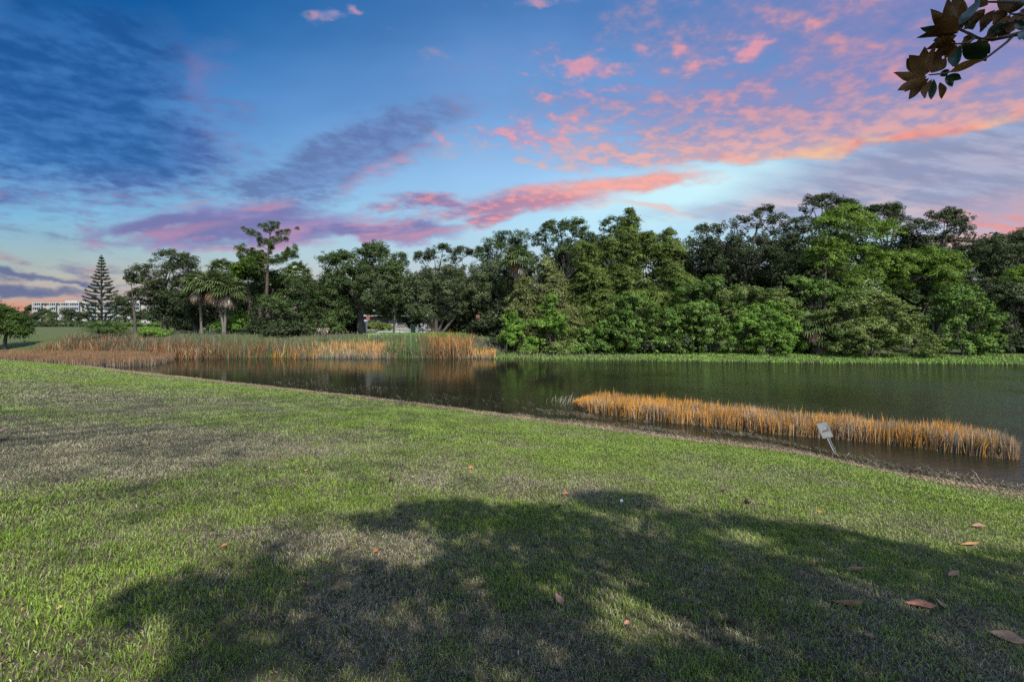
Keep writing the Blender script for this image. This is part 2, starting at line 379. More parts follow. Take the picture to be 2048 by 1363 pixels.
def water_at(px, py):
    d = EYE * F / (py - HY); return (px - CX) / F * d, d
def ground_at(px, py):
    """Where the ray of a photograph pixel first meets the ground."""
    rx, rz = (px - CX) / F, (HY - py) / F
    d = np.arange(0.8, 160, 0.02); z = EYE + rz * d
    i = int(np.argmax(z <= np.maximum(land(rx * d, d), 0.0))); return rx * d[i], d[i], float(z[i])
def in_poly(x, y, poly):
    x = np.asarray(x); y = np.asarray(y); r = np.zeros(x.shape, bool); n = len(poly)
    for i in range(n):
        (x0, y0), (x1, y1) = poly[i], poly[(i + 1) % n]
        if y0 == y1: continue
        r ^= ((y0 > y) != (y1 > y)) & (x < (x1 - x0) * (y - y0) / (y1 - y0) + x0)
    return r

def blades(P, Ln, w, lean, az, col, tipcol=None, bend=0.5, face=None):
    """Flat tapering blades: 5 points and 3 triangles each. P (n,3) feet, Ln lengths, w widths, lean from upright, az heading of the lean."""
    n = len(P); h = np.stack([np.cos(az), np.sin(az), np.zeros(n)], -1); up = np.array([0, 0, 1.0])
    fa = az + (rng.uniform(-1.2, 1.2, n) if face is None else face) + math.pi / 2
    sd = np.stack([np.cos(fa), np.sin(fa), np.zeros(n)], -1)
    l1 = lean * (1 - bend); l2 = lean * (1 + bend)
    m = P + (h * np.sin(l1)[:, None] + up * np.cos(l1)[:, None]) * (Ln * 0.55)[:, None]
    t = m + (h * np.sin(l2)[:, None] + up * np.cos(l2)[:, None]) * (Ln * 0.45)[:, None]
    sw = sd * (w * 0.5)[:, None]
    V = np.stack([P - sw * 0.8, P + sw * 0.8, m - sw, m + sw, t], 1)
    f0 = np.array([(0, 1, 3), (0, 3, 2), (2, 3, 4)]); Fc = (np.arange(n)[:, None, None] * 5 + f0).reshape(-1, 3)
    if tipcol is None: tipcol = col
    mid = (col + tipcol) * 0.5
    C = np.stack([col, col, mid, mid, tipcol], 1)
    return V.reshape(-1, 3), Fc, C.reshape(-1, 3)
def pick(cols, n, probs=None, jit=0.25):
    cols = np.array(cols, float); i = rng.choice(len(cols), n, p=probs)
    return cols[i] * rng.uniform(1 - jit, 1 + jit, (n, 1)) * rng.uniform(0.93, 1.07, (n, 3))

# ------------------------------------------------------------------ ground and pond
def axis(lo, hi, step, far_lo, far_hi):
    a = list(np.arange(lo, hi + 1e-6, step)); g = step
    while a[-1] < far_hi: g *= 1.35; a.append(a[-1] + g)
    g = step
    while a[0] > far_lo: g *= 1.35; a.insert(0, a[0] - g)
    return np.array(a)
gx, gy = axis(-70, 60, 0.6, -4500, 4500), axis(-12, 84, 0.5, -300, 7000)
GX, GY = np.meshgrid(gx, gy); GZ = land(GX, GY)
idx = np.arange(GX.size).reshape(GX.shape)
gf = np.stack([idx[:-1, :-1], idx[:-1, 1:], idx[1:, 1:], idx[1:, :-1]], -1).reshape(-1, 4)
m, t, out = newmat('ground_soil'); Lk = t.links.new
p = t.nodes.new('ShaderNodeBsdfPrincipled'); Lk(p.outputs[0], out.inputs[0]); p.inputs['Roughness'].default_value = 0.95; p.inputs['Specular IOR Level'].default_value = 0.1
geo = t.nodes.new('ShaderNodeNewGeometry'); spx = t.nodes.new('ShaderNodeSeparateXYZ'); Lk(geo.outputs['Position'], spx.inputs[0])
gxs, gys, gzs = (E(spx.outputs[i], t) for i in range(3))
pos = geo.outputs['Position']
nf, nm, nl = noise(pos, 9.0, 4, 0.65, tree=t), noise(pos, 1.1, 4, 0.6, tree=t), noise(pos, 0.09, 4, 0.6, tree=t)
thatch = mixc(nf.sm(0.35, 0.65), (0.035, 0.033, 0.018), (0.10, 0.085, 0.055), tree=t)
turf = mixc((nm * 0.5 + nl * 0.5).sm(0.38, 0.62), (0.046, 0.070, 0.020), (0.082, 0.080, 0.040), tree=t)
turf = mixc(nf.sm(0.3, 0.7) * 0.5, turf, (0.045, 0.06, 0.02), tree=t)
mud = mixc(nf, (0.02, 0.017, 0.011), (0.05, 0.042, 0.028), tree=t)
c = mixc(gys.sm(39.0, 42.0), thatch, turf, tree=t)
c = mixc(gzs.sm(0.10, 0.02), c, mud, tree=t)
Lk(c, p.inputs['Base Color'])
bp = t.nodes.new('ShaderNodeBump'); bp.inputs['Strength'].default_value = 0.7; bp.inputs['Distance'].default_value = 0.03; Lk(nf.s, bp.inputs['Height']); Lk(bp.outputs[0], p.inputs['Normal'])
M['ground'] = m
tag(link('ground', mesh_np('ground', np.stack([GX, GY, GZ], -1).reshape(-1, 3), gf, smooth=True), m), kind='structure')

m, t, out = newmat('pond_water'); Lk = t.links.new
dif = t.nodes.new('ShaderNodeBsdfDiffuse'); gls = t.nodes.new('ShaderNodeBsdfGlossy'); gls.inputs['Roughness'].default_value = 0.05; gls.inputs[0].default_value = (.80, .82, .78, 1)
fre = t.nodes.new('ShaderNodeFresnel'); fre.inputs['IOR'].default_value = 1.33
mxs = t.nodes.new('ShaderNodeMixShader'); Lk(fre.outputs[0], mxs.inputs[0]); Lk(dif.outputs[0], mxs.inputs[1]); Lk(gls.outputs[0], mxs.inputs[2]); Lk(mxs.outputs[0], out.inputs[0])
geo = t.nodes.new('ShaderNodeNewGeometry'); spx = t.nodes.new('ShaderNodeSeparateXYZ'); Lk(geo.outputs['Position'], spx.inputs[0])
wxs, wys = E(spx.outputs[0], t), E(spx.outputs[1], t)
rv = vec(wxs * 1.0 + wys * 0.25, wys * 2.0 - wxs * 0.3, 0.0, tree=t)
r1, r2, r3 = noise(rv, 3.2, 3, 0.6, 0.4, tree=t), noise(rv, 9.5, 2, 0.5, tree=t), noise(geo.outputs['Position'], 0.16, 2, 0.5, tree=t)
wind = (wxs.sm(2.0, 22.0) * 1.5 + 0.10) * (r3.sm(0.3, 0.7) * 0.6 + 0.4)
cm = mixc(noise(geo.outputs['Position'], 0.5, 3, tree=t), (0.010, 0.011, 0.006), (0.018, 0.017, 0.010), tree=t); Lk(cm, dif.inputs[0])
bp = t.nodes.new('ShaderNodeBump'); bp.inputs['Distance'].default_value = 0.10; Lk((wind * 0.55).s, bp.inputs['Strength']); Lk((r1 * 0.7 + r2 * 0.3).s, bp.inputs['Height']); Lk(bp.outputs[0], gls.inputs['Normal']); Lk(bp.outputs[0], fre.inputs['Normal'])
M['water'] = m
wv = np.array([(-170, -45, 0), (130, -45, 0), (130, 140, 0), (-170, 140, 0)], float)
tag(link('water', mesh_np('water', wv, np.array([(0, 1, 2, 3)])), m), kind='structure')

# ------------------------------------------------------------------ mown lawn: blade by blade, thinner and coarser with distance
DRY = [ground_at(*q)[:2] + (r, k) for q, r, k in (((60, 860), 3.0, .6), ((250, 890), 2.4, .6), ((480, 905), 2.0, .5), ((120, 930), 1.5, .55), ((180, 800), 4.5, .35), ((420, 815), 3.5, .3), ((760, 1085), 0.75, .75), ((880, 955), 1.2, .45), ((1150, 980), 1.2, .4), ((700, 1250), 0.6, .5), ((1050, 1330), 0.6, .4), ((1050, 1230), 2.2, .22), ((1600, 1200), 1.8, .15), ((40, 770), 5.0, .3))]
LUSH = [ground_at(*q)[:2] + (r, k) for q, r, k in (((420, 985), 1.1, .35), ((250, 1170), 0.9, .25), ((620, 950), 1.0, .3), ((1500, 900), 2.4, .45), ((1250, 890), 2.2, .4), ((1900, 1000), 1.6, .4), ((60, 1250), 0.6, .3), ((100, 733), 4, .5), ((800, 850), 3, .3), ((260, 770), 3, .3))]
def dryness(x, y):
    d = 0.33 + 0.85 * (vnoise(x, y, 0.55, 4) - 0.5) + 0.9 * (vnoise(x + 40, y, 2.6, 3) - 0.5)
    for a, b, r, k in DRY: d = d + k * np.exp(-((x - a) ** 2 + ((y - b) * 1.3) ** 2) / r ** 2)
    for a, b, r, k in LUSH: d = d - k * np.exp(-((x - a) ** 2 + ((y - b) * 1.3) ** 2) / r ** 2)
    return np.clip(d, 0.04, 0.92)
SH, FA, CO = [], [], []
off = 0
for r0, r1, dens, l0, l1, w0, w1 in ((0.9, 3.2, 9500, .026, .068, .0028, .0052), (3.2, 6.0, 5600, .028, .070, .0042, .0070), (6.0, 10.0, 2900, .030, .070, .006, .0095), (10.0, 18.0, 1400, .032, .07, .009, .015), (18.0, 34.0, 420, .035, .075, .018, .028), (34.0, 70.0, 130, .04, .08, .03, .05)):
    n = int(dens * (r1 * r1 - r0 * r0) * 1.02)
    rr = np.sqrt(rng.uniform(r0 * r0, r1 * r1, n)); th = rng.uniform(-1.02, 1.02, n)
    x, y = rr * np.sin(th), rr * np.cos(th)
    s = (near_y(x) - y) * 0.868
    clump = vnoise(x + 9, y + 3, 7.0, 2)
    k = (s > 0.40 + 0.55 * (vnoise(x, y, 1.3) - 0.5) + .25 * (vnoise(x, y, 4.) - .5)) & (rng.random(n) < 0.45 + 0.9 * clump)
    x, y, s, clump = x[k], y[k], s[k], clump[k]; n = len(x)
    dr = dryness(x, y); isdry = rng.random(n) < dr
    Ln = rng.uniform(l0, l1, n) * (0.75 + 0.5 * clump) * np.where(isdry, 0.8, 1.0); w = rng.uniform(w0, w1, n) * np.where(isdry, 0.75, 1.0)
    gcol = pick([(.158, .242, .029), (.220, .316, .041), (.108, .178, .023), (.270, .348, .075), (.196, .270, .056)], n, [.3, .28, .18, .12, .12])
    dcol = pick([(.40, .36, .25), (.29, .25, .17), (.17, .145, .095), (.48, .44, .33), (.36, .23, .12)], n, [.32, .28, .22, .13, .05])
    c = np.where(isdry[:, None], dcol, gcol); far_ = (.15 + .6 * smst(np.hypot(x, y), 2.5, 16))[:, None]
    c = c * (1 - far_) + far_ * (dr[:, None] * np.array([.225, .20, .14]) + (1 - dr[:, None]) * np.array([.174, .260, .039]))
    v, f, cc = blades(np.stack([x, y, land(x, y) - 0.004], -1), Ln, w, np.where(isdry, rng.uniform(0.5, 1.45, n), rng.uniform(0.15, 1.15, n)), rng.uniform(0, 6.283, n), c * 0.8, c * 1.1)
    SH.append(v); FA.append(f + off); CO.append(cc); off += len(v)
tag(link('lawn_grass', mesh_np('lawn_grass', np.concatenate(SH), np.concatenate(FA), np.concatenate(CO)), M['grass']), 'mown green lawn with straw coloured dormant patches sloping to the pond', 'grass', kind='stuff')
del SH, FA, CO

# ------------------------------------------------------------------ reeds, rushes, straw
def scatter(poly, dens, n=None):
    p = np.array(poly); lo, hi = p.min(0), p.max(0); n = int(dens * (hi[0] - lo[0]) * (hi[1] - lo[1]))
    x = rng.uniform(lo[0], hi[0], n); y = rng.uniform(lo[1], hi[1], n); k = in_poly(x, y, poly); return x[k], y[k]
def stand(name, label, cat, parts, mat='reed'):
    """One bed of reeds: parts are (x, y, base z, length, width, lean, heading, foot colour, tip colour) arrays."""
    VV, FF, CC, o = [], [], [], 0
    for x, y, z, Ln, w, le, az, c0, c1 in parts:
        v, f, c = blades(np.stack([x, y, z], -1), Ln, w, le, az, c0, c1, bend=0.35); VV.append(v); FF.append(f + o); CC.append(c); o += len(v)
    return tag(link(name, mesh_np(name, np.concatenate(VV), np.concatenate(FF), np.concatenate(CC)), M[mat]), label, cat, kind='stuff')
ORANGE = [(.60, .27, .020), (.50, .215, .020), (.68, .34, .035), (.40, .18, .03)]
GREYR = [(.26, .22, .17), (.20, .17, .14), (.33, .29, .22), (.15, .12, .10)]
RUST = [(.23, .090, .026), (.15, .062, .020), (.30, .135, .045), (.10, .048, .02)]
TAN = [(.28, .20, .115), (.19, .125, .065), (.11, .077, .044)]
DULLG = [(.075, .085, .050), (.10, .105, .065), (.055, .07, .035), (.12, .115, .08)]
REEDG = [(.085, .15, .035), (.11, .17, .05), (.065, .12, .03)]

# rush bed behind the tilted sign
front = np.array([(1148, 814), (1180, 824), (1250, 835), (1330, 844), (1400, 851), (1560, 869), (1700, 881), (1850, 897), (1960, 913), (2040, 920)])
FW = np.array([water_at(*q) for q in front])
wid = np.array([0.15, 1.5, 2.0, 1.9, 1.8, 1.6, 1.5, 1.3, 1.2, 0.9])
tt = rng.random(40000); L_ = np.concatenate([[0], np.cumsum(np.hypot(*np.diff(FW, axis=0).T))]); q = tt * L_[-1]
bx, by = np.interp(q, L_, FW[:, 0]), np.interp(q, L_, FW[:, 1]); dp = rng.random(len(q)) * np.interp(q, L_, wid) * (0.86 + 0.28 * vnoise(bx, by * 0, 1.6))
x, y = bx + dp * 0.35, by + dp * 0.94
keep = rng.random(len(x)) < -0.15 + 1.75 * vnoise(x, y, 2.0, 3)
x, y, dp = x[keep], y[keep], dp[keep]; n = len(x)
gr = rng.random(n) < 0.34 + 1.0 * (vnoise(x, y, 1.4) - 0.5) + 0.22 * (x - 4) / 9
Ln = rng.uniform(0.38, 0.76, n) * np.where(gr, 0.97, 1.0) * np.where(rng.random(n) < .04, 1.22, 1.0) * (0.80 + 0.40 * vnoise(x, y, 1.2)) * (0.55 + 0.45 * smst(x, 2.3, 3.6))
c1 = np.where(gr[:, None], pick(GREYR, n), pick(ORANGE, n)); c0 = np.where((rng.random(n) < .45)[:, None], pick(ORANGE, n) * .55, pick(GREYR, n) * .8)
stand('rush_bed', 'strip of orange dry rushes standing in the water behind the tilted sign', 'rushes',
      [(x, y, np.full(n, -0.05), Ln, rng.uniform(.012, .024, n), np.abs(rng.normal(0.19, 0.18, n)), rng.normal(0.25, 1.1, n), c0, c1)])
# a few grey stalks leaning out beyond its far end
xx, yy = water_at(1128, 806); n = 40
stand('rush_stalk', 'loose grey rush stalks leaning at the narrow end of the orange bed', 'rushes',
      [(xx + rng.normal(0, .35, n), yy + rng.normal(0, .3, n), np.full(n, -.03), rng.uniform(.3, .6, n), np.full(n, .016), rng.uniform(.3, .9, n), rng.normal(0.2, .5, n), pick(GREYR, n) * 1.3, pick(GREYR, n) * 1.3)])

# low rush bed on the left arm of the pond
poly = [water_at(*q) for q in ((-60, 716), (0, 722), (100, 729), (200, 734), (300, 731), (348, 722), (350, 716), (250, 713), (100, 711), (-60, 710))]
x, y = scatter(poly, 210); n = len(x); gr = rng.random(n) < 0.45
stand('rush_bed', 'low brown rush bed in the shallow left arm of the pond', 'rushes',
      [(x, y, np.full(n, -.05), rng.uniform(.5, .85, n) * (0.8 + .35 * vnoise(x, y, .8)), rng.uniform(.02, .04, n), np.abs(rng.normal(.1, .1, n)), rng.uniform(0, 6.28, n), pick(GREYR, n) * .75, np.where(gr[:, None], pick(TAN, n) * .8, pick(RUST, n) * np.array([1.15, 1.1, .8])))])

def along(px0, px1, back0, back1, dens):
    """Feet along the far shore between two columns of the photograph, from back0 to back1 metres behind the water's edge."""
    x0, x1 = wx_(px0, 46), wx_(px1, 46); n = int(dens * abs(x1 - x0) * (back1 - back0))
    x = rng.uniform(x0, x1, n); b = rng.uniform(back0, back1, n); y = far_y(x) + b; return x, y
def cattails(px0, px1, b0, b1, dens, l0, l1, cols, lean=.18, w=(.025, .05), foot=None):
    x, y = along(px0, px1, b0, b1, dens); k = rng.random(len(x)) < -.15 + 1.9 * vnoise(x, y, .6); x, y = x[k], y[k]; n = len(x)
    Ln = rng.uniform(l0, l1, n) * (.55 + .85 * vnoise(x + 5, y, .45)); c = pick(cols, n)
    return (x, y, np.maximum(land(x, y), 0) - .04, Ln, rng.uniform(*w, n), np.abs(rng.normal(lean, lean * .8, n)), rng.uniform(0, 6.28, n), (pick(foot, n) if foot else c * .75), c)  # feet darker by default: shade in the gaps low down is put in colour
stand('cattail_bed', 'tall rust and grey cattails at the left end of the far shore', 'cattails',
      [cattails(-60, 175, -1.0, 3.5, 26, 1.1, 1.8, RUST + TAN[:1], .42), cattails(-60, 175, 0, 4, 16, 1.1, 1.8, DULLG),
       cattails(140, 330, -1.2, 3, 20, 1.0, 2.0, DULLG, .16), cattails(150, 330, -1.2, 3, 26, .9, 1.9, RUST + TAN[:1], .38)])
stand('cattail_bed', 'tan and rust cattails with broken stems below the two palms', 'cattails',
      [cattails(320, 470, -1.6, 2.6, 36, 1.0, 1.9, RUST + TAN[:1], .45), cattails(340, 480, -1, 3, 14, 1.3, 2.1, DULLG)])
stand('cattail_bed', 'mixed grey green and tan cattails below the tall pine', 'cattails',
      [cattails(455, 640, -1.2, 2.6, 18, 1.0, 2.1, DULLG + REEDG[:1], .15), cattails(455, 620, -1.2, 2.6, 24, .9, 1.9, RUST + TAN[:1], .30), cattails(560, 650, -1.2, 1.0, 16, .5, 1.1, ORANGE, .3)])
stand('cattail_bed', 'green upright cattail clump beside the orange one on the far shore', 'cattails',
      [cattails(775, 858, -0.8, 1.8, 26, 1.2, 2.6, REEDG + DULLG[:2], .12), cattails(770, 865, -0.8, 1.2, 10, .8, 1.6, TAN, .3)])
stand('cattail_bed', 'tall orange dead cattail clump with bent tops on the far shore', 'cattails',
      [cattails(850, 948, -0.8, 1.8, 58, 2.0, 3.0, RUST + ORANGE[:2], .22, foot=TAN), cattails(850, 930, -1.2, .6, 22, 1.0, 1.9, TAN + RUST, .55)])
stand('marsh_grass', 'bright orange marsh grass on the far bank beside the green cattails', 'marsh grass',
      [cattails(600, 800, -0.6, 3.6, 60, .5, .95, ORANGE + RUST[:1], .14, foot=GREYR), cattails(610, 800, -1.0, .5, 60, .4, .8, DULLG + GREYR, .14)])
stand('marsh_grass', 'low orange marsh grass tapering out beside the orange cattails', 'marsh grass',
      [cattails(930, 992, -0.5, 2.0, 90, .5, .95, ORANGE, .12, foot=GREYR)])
stand('weeds', 'grey brown dead weeds over the far bank below the oaks', 'weeds',
      [cattails(540, 1010, 3.0, 8.0, 22, .35, .8, [(.15, .13, .10), (.20, .17, .13), (.10, .10, .06), (.12, .13, .07)], .5), cattails(930, 1015, 1.5, 7.0, 40, .6, 1.2, [(.15, .13, .10), (.19, .165, .13), (.10, .11, .06)], .5),
       cattails(-60, 560, 4, 10, 14, .3, .7, DULLG, .4)])
SHG = [(.13, .25, .03), (.17, .29, .04), (.10, .19, .03), (.20, .27, .06)]
stand('shore_grass', 'bright green grass fringe along the water under the shrubs', 'grass',
      [cattails(985, 2600, -0.9, .6, 60, .12, .36, SHG, .5, (.03, .06)), cattails(985, 2100, .3, 6.2, 105, .10, .26, SHG, .6, (.035, .065)), cattails(985, 1260, 0.5, 3.0, 40, .25, .5, [(.14, .16, .07), (.17, .17, .09)], .4, (.03, .06)),
       cattails(680, 1000, 6.5, 10.5, 60, .2, .45, SHG[:3], .4, (.03, .06))])

# straw washed up along the near bank, and mats of it afloat
def straw(name, label, n, s0, s1, x0, x1, cols, wave, lr=(.08, .30), wr=(.008, .016), zj=.02, cat='straw', thick=None):
    x = rng.uniform(x0, x1, n); s = rng.uniform(s0, s1, n)
    k = rng.random(n) < smst(vnoise(x, s * 3, wave, 3), *(thick or (.35, .6))); x, s = x[k], s[k]; n = len(x)
    y = near_y(x) - s / .868; z = np.maximum(land(x, y), 0) + rng.uniform(0.004, zj, n)
    fl = rng.uniform(1.38, 1.53, n); stick = rng.random(n) < .05; fl = np.where(stick, rng.uniform(.5, 1.3, n), fl)
    az = np.where(rng.random(n) < .6, rng.normal(2.6, .5, n), rng.uniform(0, 6.28, n))
    c = pick(cols, n); return stand(name, label, cat, [(x, y, z, rng.uniform(*lr, n), rng.uniform(*wr, n), fl, az, c, c)])
straw('bank_straw', 'band of tan dead straw along the near edge of the lawn', 26000, -.10, .70, -34, 13, [(.25, .19, .12), (.20, .155, .10), (.14, .115, .08), (.30, .205, .11)], 1.0, (.05, .16), (.010, .022), .03, thick=(.1, .35))
straw('floating_straw', 'mats of grey straw afloat along the near water edge by the sign', 12000, -.95, .05, 0, 13.5, [(.17, .14, .10), (.11, .09, .065), (.24, .20, .14), (.05, .042, .03)], .8, (.08, .30), (.006, .013), .02, thick=(.50, .68))
straw('floating_straw', 'thin scatter of grey straw afloat in the open water beyond the lawn', 1300, -3.2, -.4, -14, 6, [(.10, .085, .06), (.07, .06, .045)], .9, (.10, .3), (.010, .02), .015, thick=(.45, .65))

# crumbs of leaf and twig caught in the lawn
n = 2600; x = rng.normal(-1.2, 2.6, n); y = np.abs(rng.normal(3.4, 2.6, n)) + .9; k = ((near_y(x) - y) > 1.2) & (rng.random(n) < .25 + 1.2 * vnoise(x + 7, y, 1.1)); x, y = x[k], y[k]; n = len(x)
c = pick([(.30, .13, .05), (.24, .15, .09), (.36, .22, .12), (.10, .06, .04), (.40, .34, .25)], n)
stand('leaf_litter', 'scattered crumbs of dry leaf and twig caught in the shaded grass', 'litter', [(x, y, land(x, y) + rng.uniform(.012, .036, n), rng.uniform(.010, .034, n), rng.uniform(.004, .011, n), rng.uniform(.9, 1.6, n), rng.uniform(0, 6.28, n), c, c)])

straw('floating_weed', 'dark drifts of rotting weed afloat between the orange rushes and the lawn', 15000, -2.0, .0, 1.0, 13.5, [(.055, .05, .03), (.09, .075, .05), (.04, .045, .02), (.16, .13, .09)], .9, (.06, .26), (.008, .02), .012, cat='weed', thick=(.50, .66))
straw('bank_mud', 'wet dark rim of mud and dead stems along the near waterline', 9000, -.25, .28, -30, 13.5, [(.06, .048, .032), (.10, .08, .055), (.15, .115, .075), (.04, .033, .022)], 1.6, (.05, .18), (.012, .03), .02, cat='mud', thick=(.25, .5))

# ------------------------------------------------------------------ trees
def leaf_cards(P, N, T, ln, wd, col):
    """Small folded leaf sprays, one four-cornered face each."""
    B = nrm(np.cross(N, T)); n = len(P)
    V = np.stack([P - T * (ln * .5)[:, None], P + B * (wd * .5)[:, None] + T * (ln * .08)[:, None], P + T * (ln * .5)[:, None] + N * (ln * -.12)[:, None], P - B * (wd * .5)[:, None] + T * (ln * .08)[:, None]], 1)
    return V.reshape(-1, 3), np.arange(n * 4).reshape(n, 4), np.repeat(col, 4, 0)
STY = {   # bough radius, boughs per area, clumps per bough, clump radius, flatten, leaves per clump, leaf length, leaf width, droop, colours
 'oak':     dict(br=1.25, kb=1.05, nc=7, cr=.50, fl=.70, n=44, ln=.22, wd=.12, dr=.1, col=[(.030, .052, .013), (.044, .071, .018), (.066, .094, .030), (.022, .038, .010)]),
 'oakgap':  dict(br=1.00, kb=.72, nc=7, cr=.44, fl=.68, n=40, ln=.20, wd=.11, dr=.1, col=[(.026, .040, .013), (.037, .053, .019), (.055, .070, .030), (.020, .030, .010)]),
 'greyoak': dict(br=1.10, kb=1.05, nc=7, cr=.48, fl=.72, n=46, ln=.20, wd=.11, dr=.3, col=[(.046, .063, .023), (.066, .085, .035), (.094, .112, .053), (.031, .045, .016)]),
 'cypress': dict(br=.95, kb=1.5, nc=7, cr=.46, fl=.40, n=50, ln=.24, wd=.08, dr=.9, col=[(0.065, 0.099, 0.017), (0.091, 0.127, 0.025), (0.044, 0.068, 0.012), (0.114, 0.146, 0.036)]),
 'cypgrey': dict(br=.95, kb=1.5, nc=7, cr=.46, fl=.42, n=50, ln=.24, wd=.08, dr=.9, col=[(0.103, 0.122, 0.036), (0.129, 0.146, 0.050), (0.077, 0.095, 0.026), (0.150, 0.159, 0.062)]),
 'feather': dict(br=1.15, kb=1.10, nc=8, cr=.50, fl=.40, n=56, ln=.24, wd=.08, dr=.55, col=[(0.076, 0.133, 0.013), (0.103, 0.167, 0.020), (0.050, 0.092, 0.011), (0.128, 0.187, 0.032)]),
 'gloom':   dict(br=1.25, kb=1.15, nc=7, cr=.56, fl=.40, n=54, ln=.27, wd=.10, dr=.55, col=[(0.037, 0.068, 0.011), (0.050, 0.084, 0.014), (0.027, 0.050, 0.010)]),
 'shrub':   dict(br=.80, kb=1.15, nc=7, cr=.32, fl=.78, n=34, ln=.17, wd=.11, dr=.1, col=[(0.062, 0.119, 0.018), (0.087, 0.155, 0.025), (0.042, 0.082, 0.013), (0.122, 0.181, 0.044)]),
 'olive':   dict(br=.80, kb=1.2, nc=7, cr=.34, fl=.66, n=36, ln=.18, wd=.10, dr=.15, col=[(0.090, 0.131, 0.026), (0.120, 0.162, 0.038), (0.062, 0.093, 0.018), (0.150, 0.181, 0.060)]),
 'bright':  dict(br=.70, kb=1.1, nc=7, cr=.31, fl=.72, n=34, ln=.17, wd=.11, dr=.1, col=[(0.080, 0.160, 0.016), (0.105, 0.195, 0.025), (0.054, 0.113, 0.013), (0.135, 0.215, 0.043)]),
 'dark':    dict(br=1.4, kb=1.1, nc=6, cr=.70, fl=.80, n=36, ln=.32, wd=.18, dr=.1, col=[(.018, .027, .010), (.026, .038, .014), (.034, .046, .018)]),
 'far':     dict(br=2.2, kb=1.1, nc=6, cr=1.1, fl=.80, n=30, ln=.75, wd=.45, dr=.1, col=[(.036, .054, .020), (.050, .070, .028), (.028, .042, .016)]),
}
def crown(lobes, st, seed):
    """Foliage over the given lobes (x, y, z, rx, ry, rz): each lobe carries boughs, each bough clumps of leaves on its upper and outer side; also the bough centres, for the limbs to reach."""
    g = np.random.default_rng(seed); S = STY[st]; P, N, T, LN, WD, CC, cents = [], [], [], [], [], [], []
    pal = np.array(S['col'])
    for (cx, cy, cz, rx, ry, rz) in lobes:
        area = 4 * math.pi * ((rx * ry) ** 1.6 / 3 + (rx * rz) ** 1.6 / 3 + (ry * rz) ** 1.6 / 3) ** (1 / 1.6)
        br = max(.38, min(S['br'], .62 * min(rx, rz * 1.2))); nb = max(4, int(S['kb'] * area / (math.pi * br ** 2)))
        d = nrm(g.normal(size=(nb, 3))); low = d[:, 2] < -.35; d[low & (g.random(nb) < .5), 2] *= -1
        R3 = np.array([max(.1, rx - br * .6), max(.1, ry - br * .6), max(.1, rz - br * .5)])
        bc = np.array([cx, cy, cz]) + d * R3 * (g.uniform(.45, 1.12, nb) ** .6)[:, None]; cents.append(bc)
        bs = g.uniform(.65, 1.25, nb); k = np.repeat(np.arange(nb), S['nc']); nc = len(k)
        dd = nrm(g.normal(size=(nc, 3)) + d[k] * .75 + np.array([0, 0, .55])); out_r = np.where(g.random(nc) < .16, 1.25, g.uniform(.55, 1.0, nc))
        cc = bc[k] + dd * (br * bs[k] * out_r)[:, None] * np.array([1, 1, .72])
        cr = S['cr'] * bs[k] * g.uniform(.65, 1.3, nc) * np.where(out_r > 1.1, .65, 1) * min(1, br / S['br'] + .25)
        m = np.maximum(7, (S['n'] * (cr / S['cr']) ** 1.6).astype(int)); i = np.repeat(np.arange(nc), m); n = len(i)
        q = nrm(g.normal(size=(n, 3))); rr = g.uniform(.30, 1, n) ** .6
        off = q * (cr[i] * rr)[:, None] * np.array([1, 1, S['fl']]); out = nrm(dd[i] * np.array([1, 1, .6]))
        if S['dr'] > .5: off = off + out * (np.abs(g.normal(size=n)) * cr[i] * .55)[:, None]; off[:, 2] -= .30 * (off[:, 0] ** 2 + off[:, 1] ** 2) / cr[i]
        p = cc[i] + off
        nn = nrm(.70 * q + .55 * dd[i] + np.array([0, 0, .35]) + .38 * g.normal(size=(n, 3)))
        tt = g.normal(size=(n, 3)) + out * .8; tt[:, 2] -= S['dr'] * 1.4; tt = nrm(tt - nn * (tt * nn).sum(1, keepdims=True))
        ci = g.integers(0, len(pal), nc)[i]; ci = np.where(g.random(n) < .35, g.integers(0, len(pal), n), ci)
        c = pal[ci] * g.uniform(.8, 1.2, (n, 1)) * g.uniform(.85, 1.15, nb)[k][i][:, None]
        P.append(p); N.append(nn); T.append(tt); CC.append(c); LN.append(S['ln'] * g.uniform(.6, 1.3, n)); WD.append(S['wd'] * g.uniform(.6, 1.3, n))
    V, Fc, c = leaf_cards(*(np.concatenate(a) for a in (P, N, T, LN, WD, CC)))
    return V, Fc, c, np.concatenate(cents)
def tubes(lines, n=7):
    """Tapering limbs; each is (points, radii)."""
    VV, FF, o = [], [], 0
    for pts, rad in lines:
        p = np.asarray(pts, float); rad = np.asarray(rad, float); t = nrm(np.gradient(p, axis=0))
        ov = np.abs(p[-1] - p[0]); ref = np.eye(3)[[int(np.argmin(ov))]]; a = nrm(ref - t * (ref * t).sum(1, keepdims=True)); b = np.cross(t, a)
        k = np.arange(n) * 2 * math.pi / n
        V = p[:, None] + (a[:, None] * np.cos(k)[None, :, None] + b[:, None] * np.sin(k)[None, :, None]) * rad[:, None, None]
        i = np.arange(len(p) - 1)[:, None] * n; j = np.arange(n)[None]; j2 = (j + 1) % n
        FF.append(np.stack([i + j, i + j2, i + n + j2, i + n + j], -1).reshape(-1, 4) + o); VV.append(V.reshape(-1, 3)); o += len(p) * n
    return np.concatenate(VV), np.concatenate(FF)
def bez(a, b, c, n=7):
    t = np.linspace(0, 1, n)[:, None]; return (1 - t) ** 2 * np.asarray(a) + 2 * t * (1 - t) * np.asarray(b) + t * t * np.asarray(c)
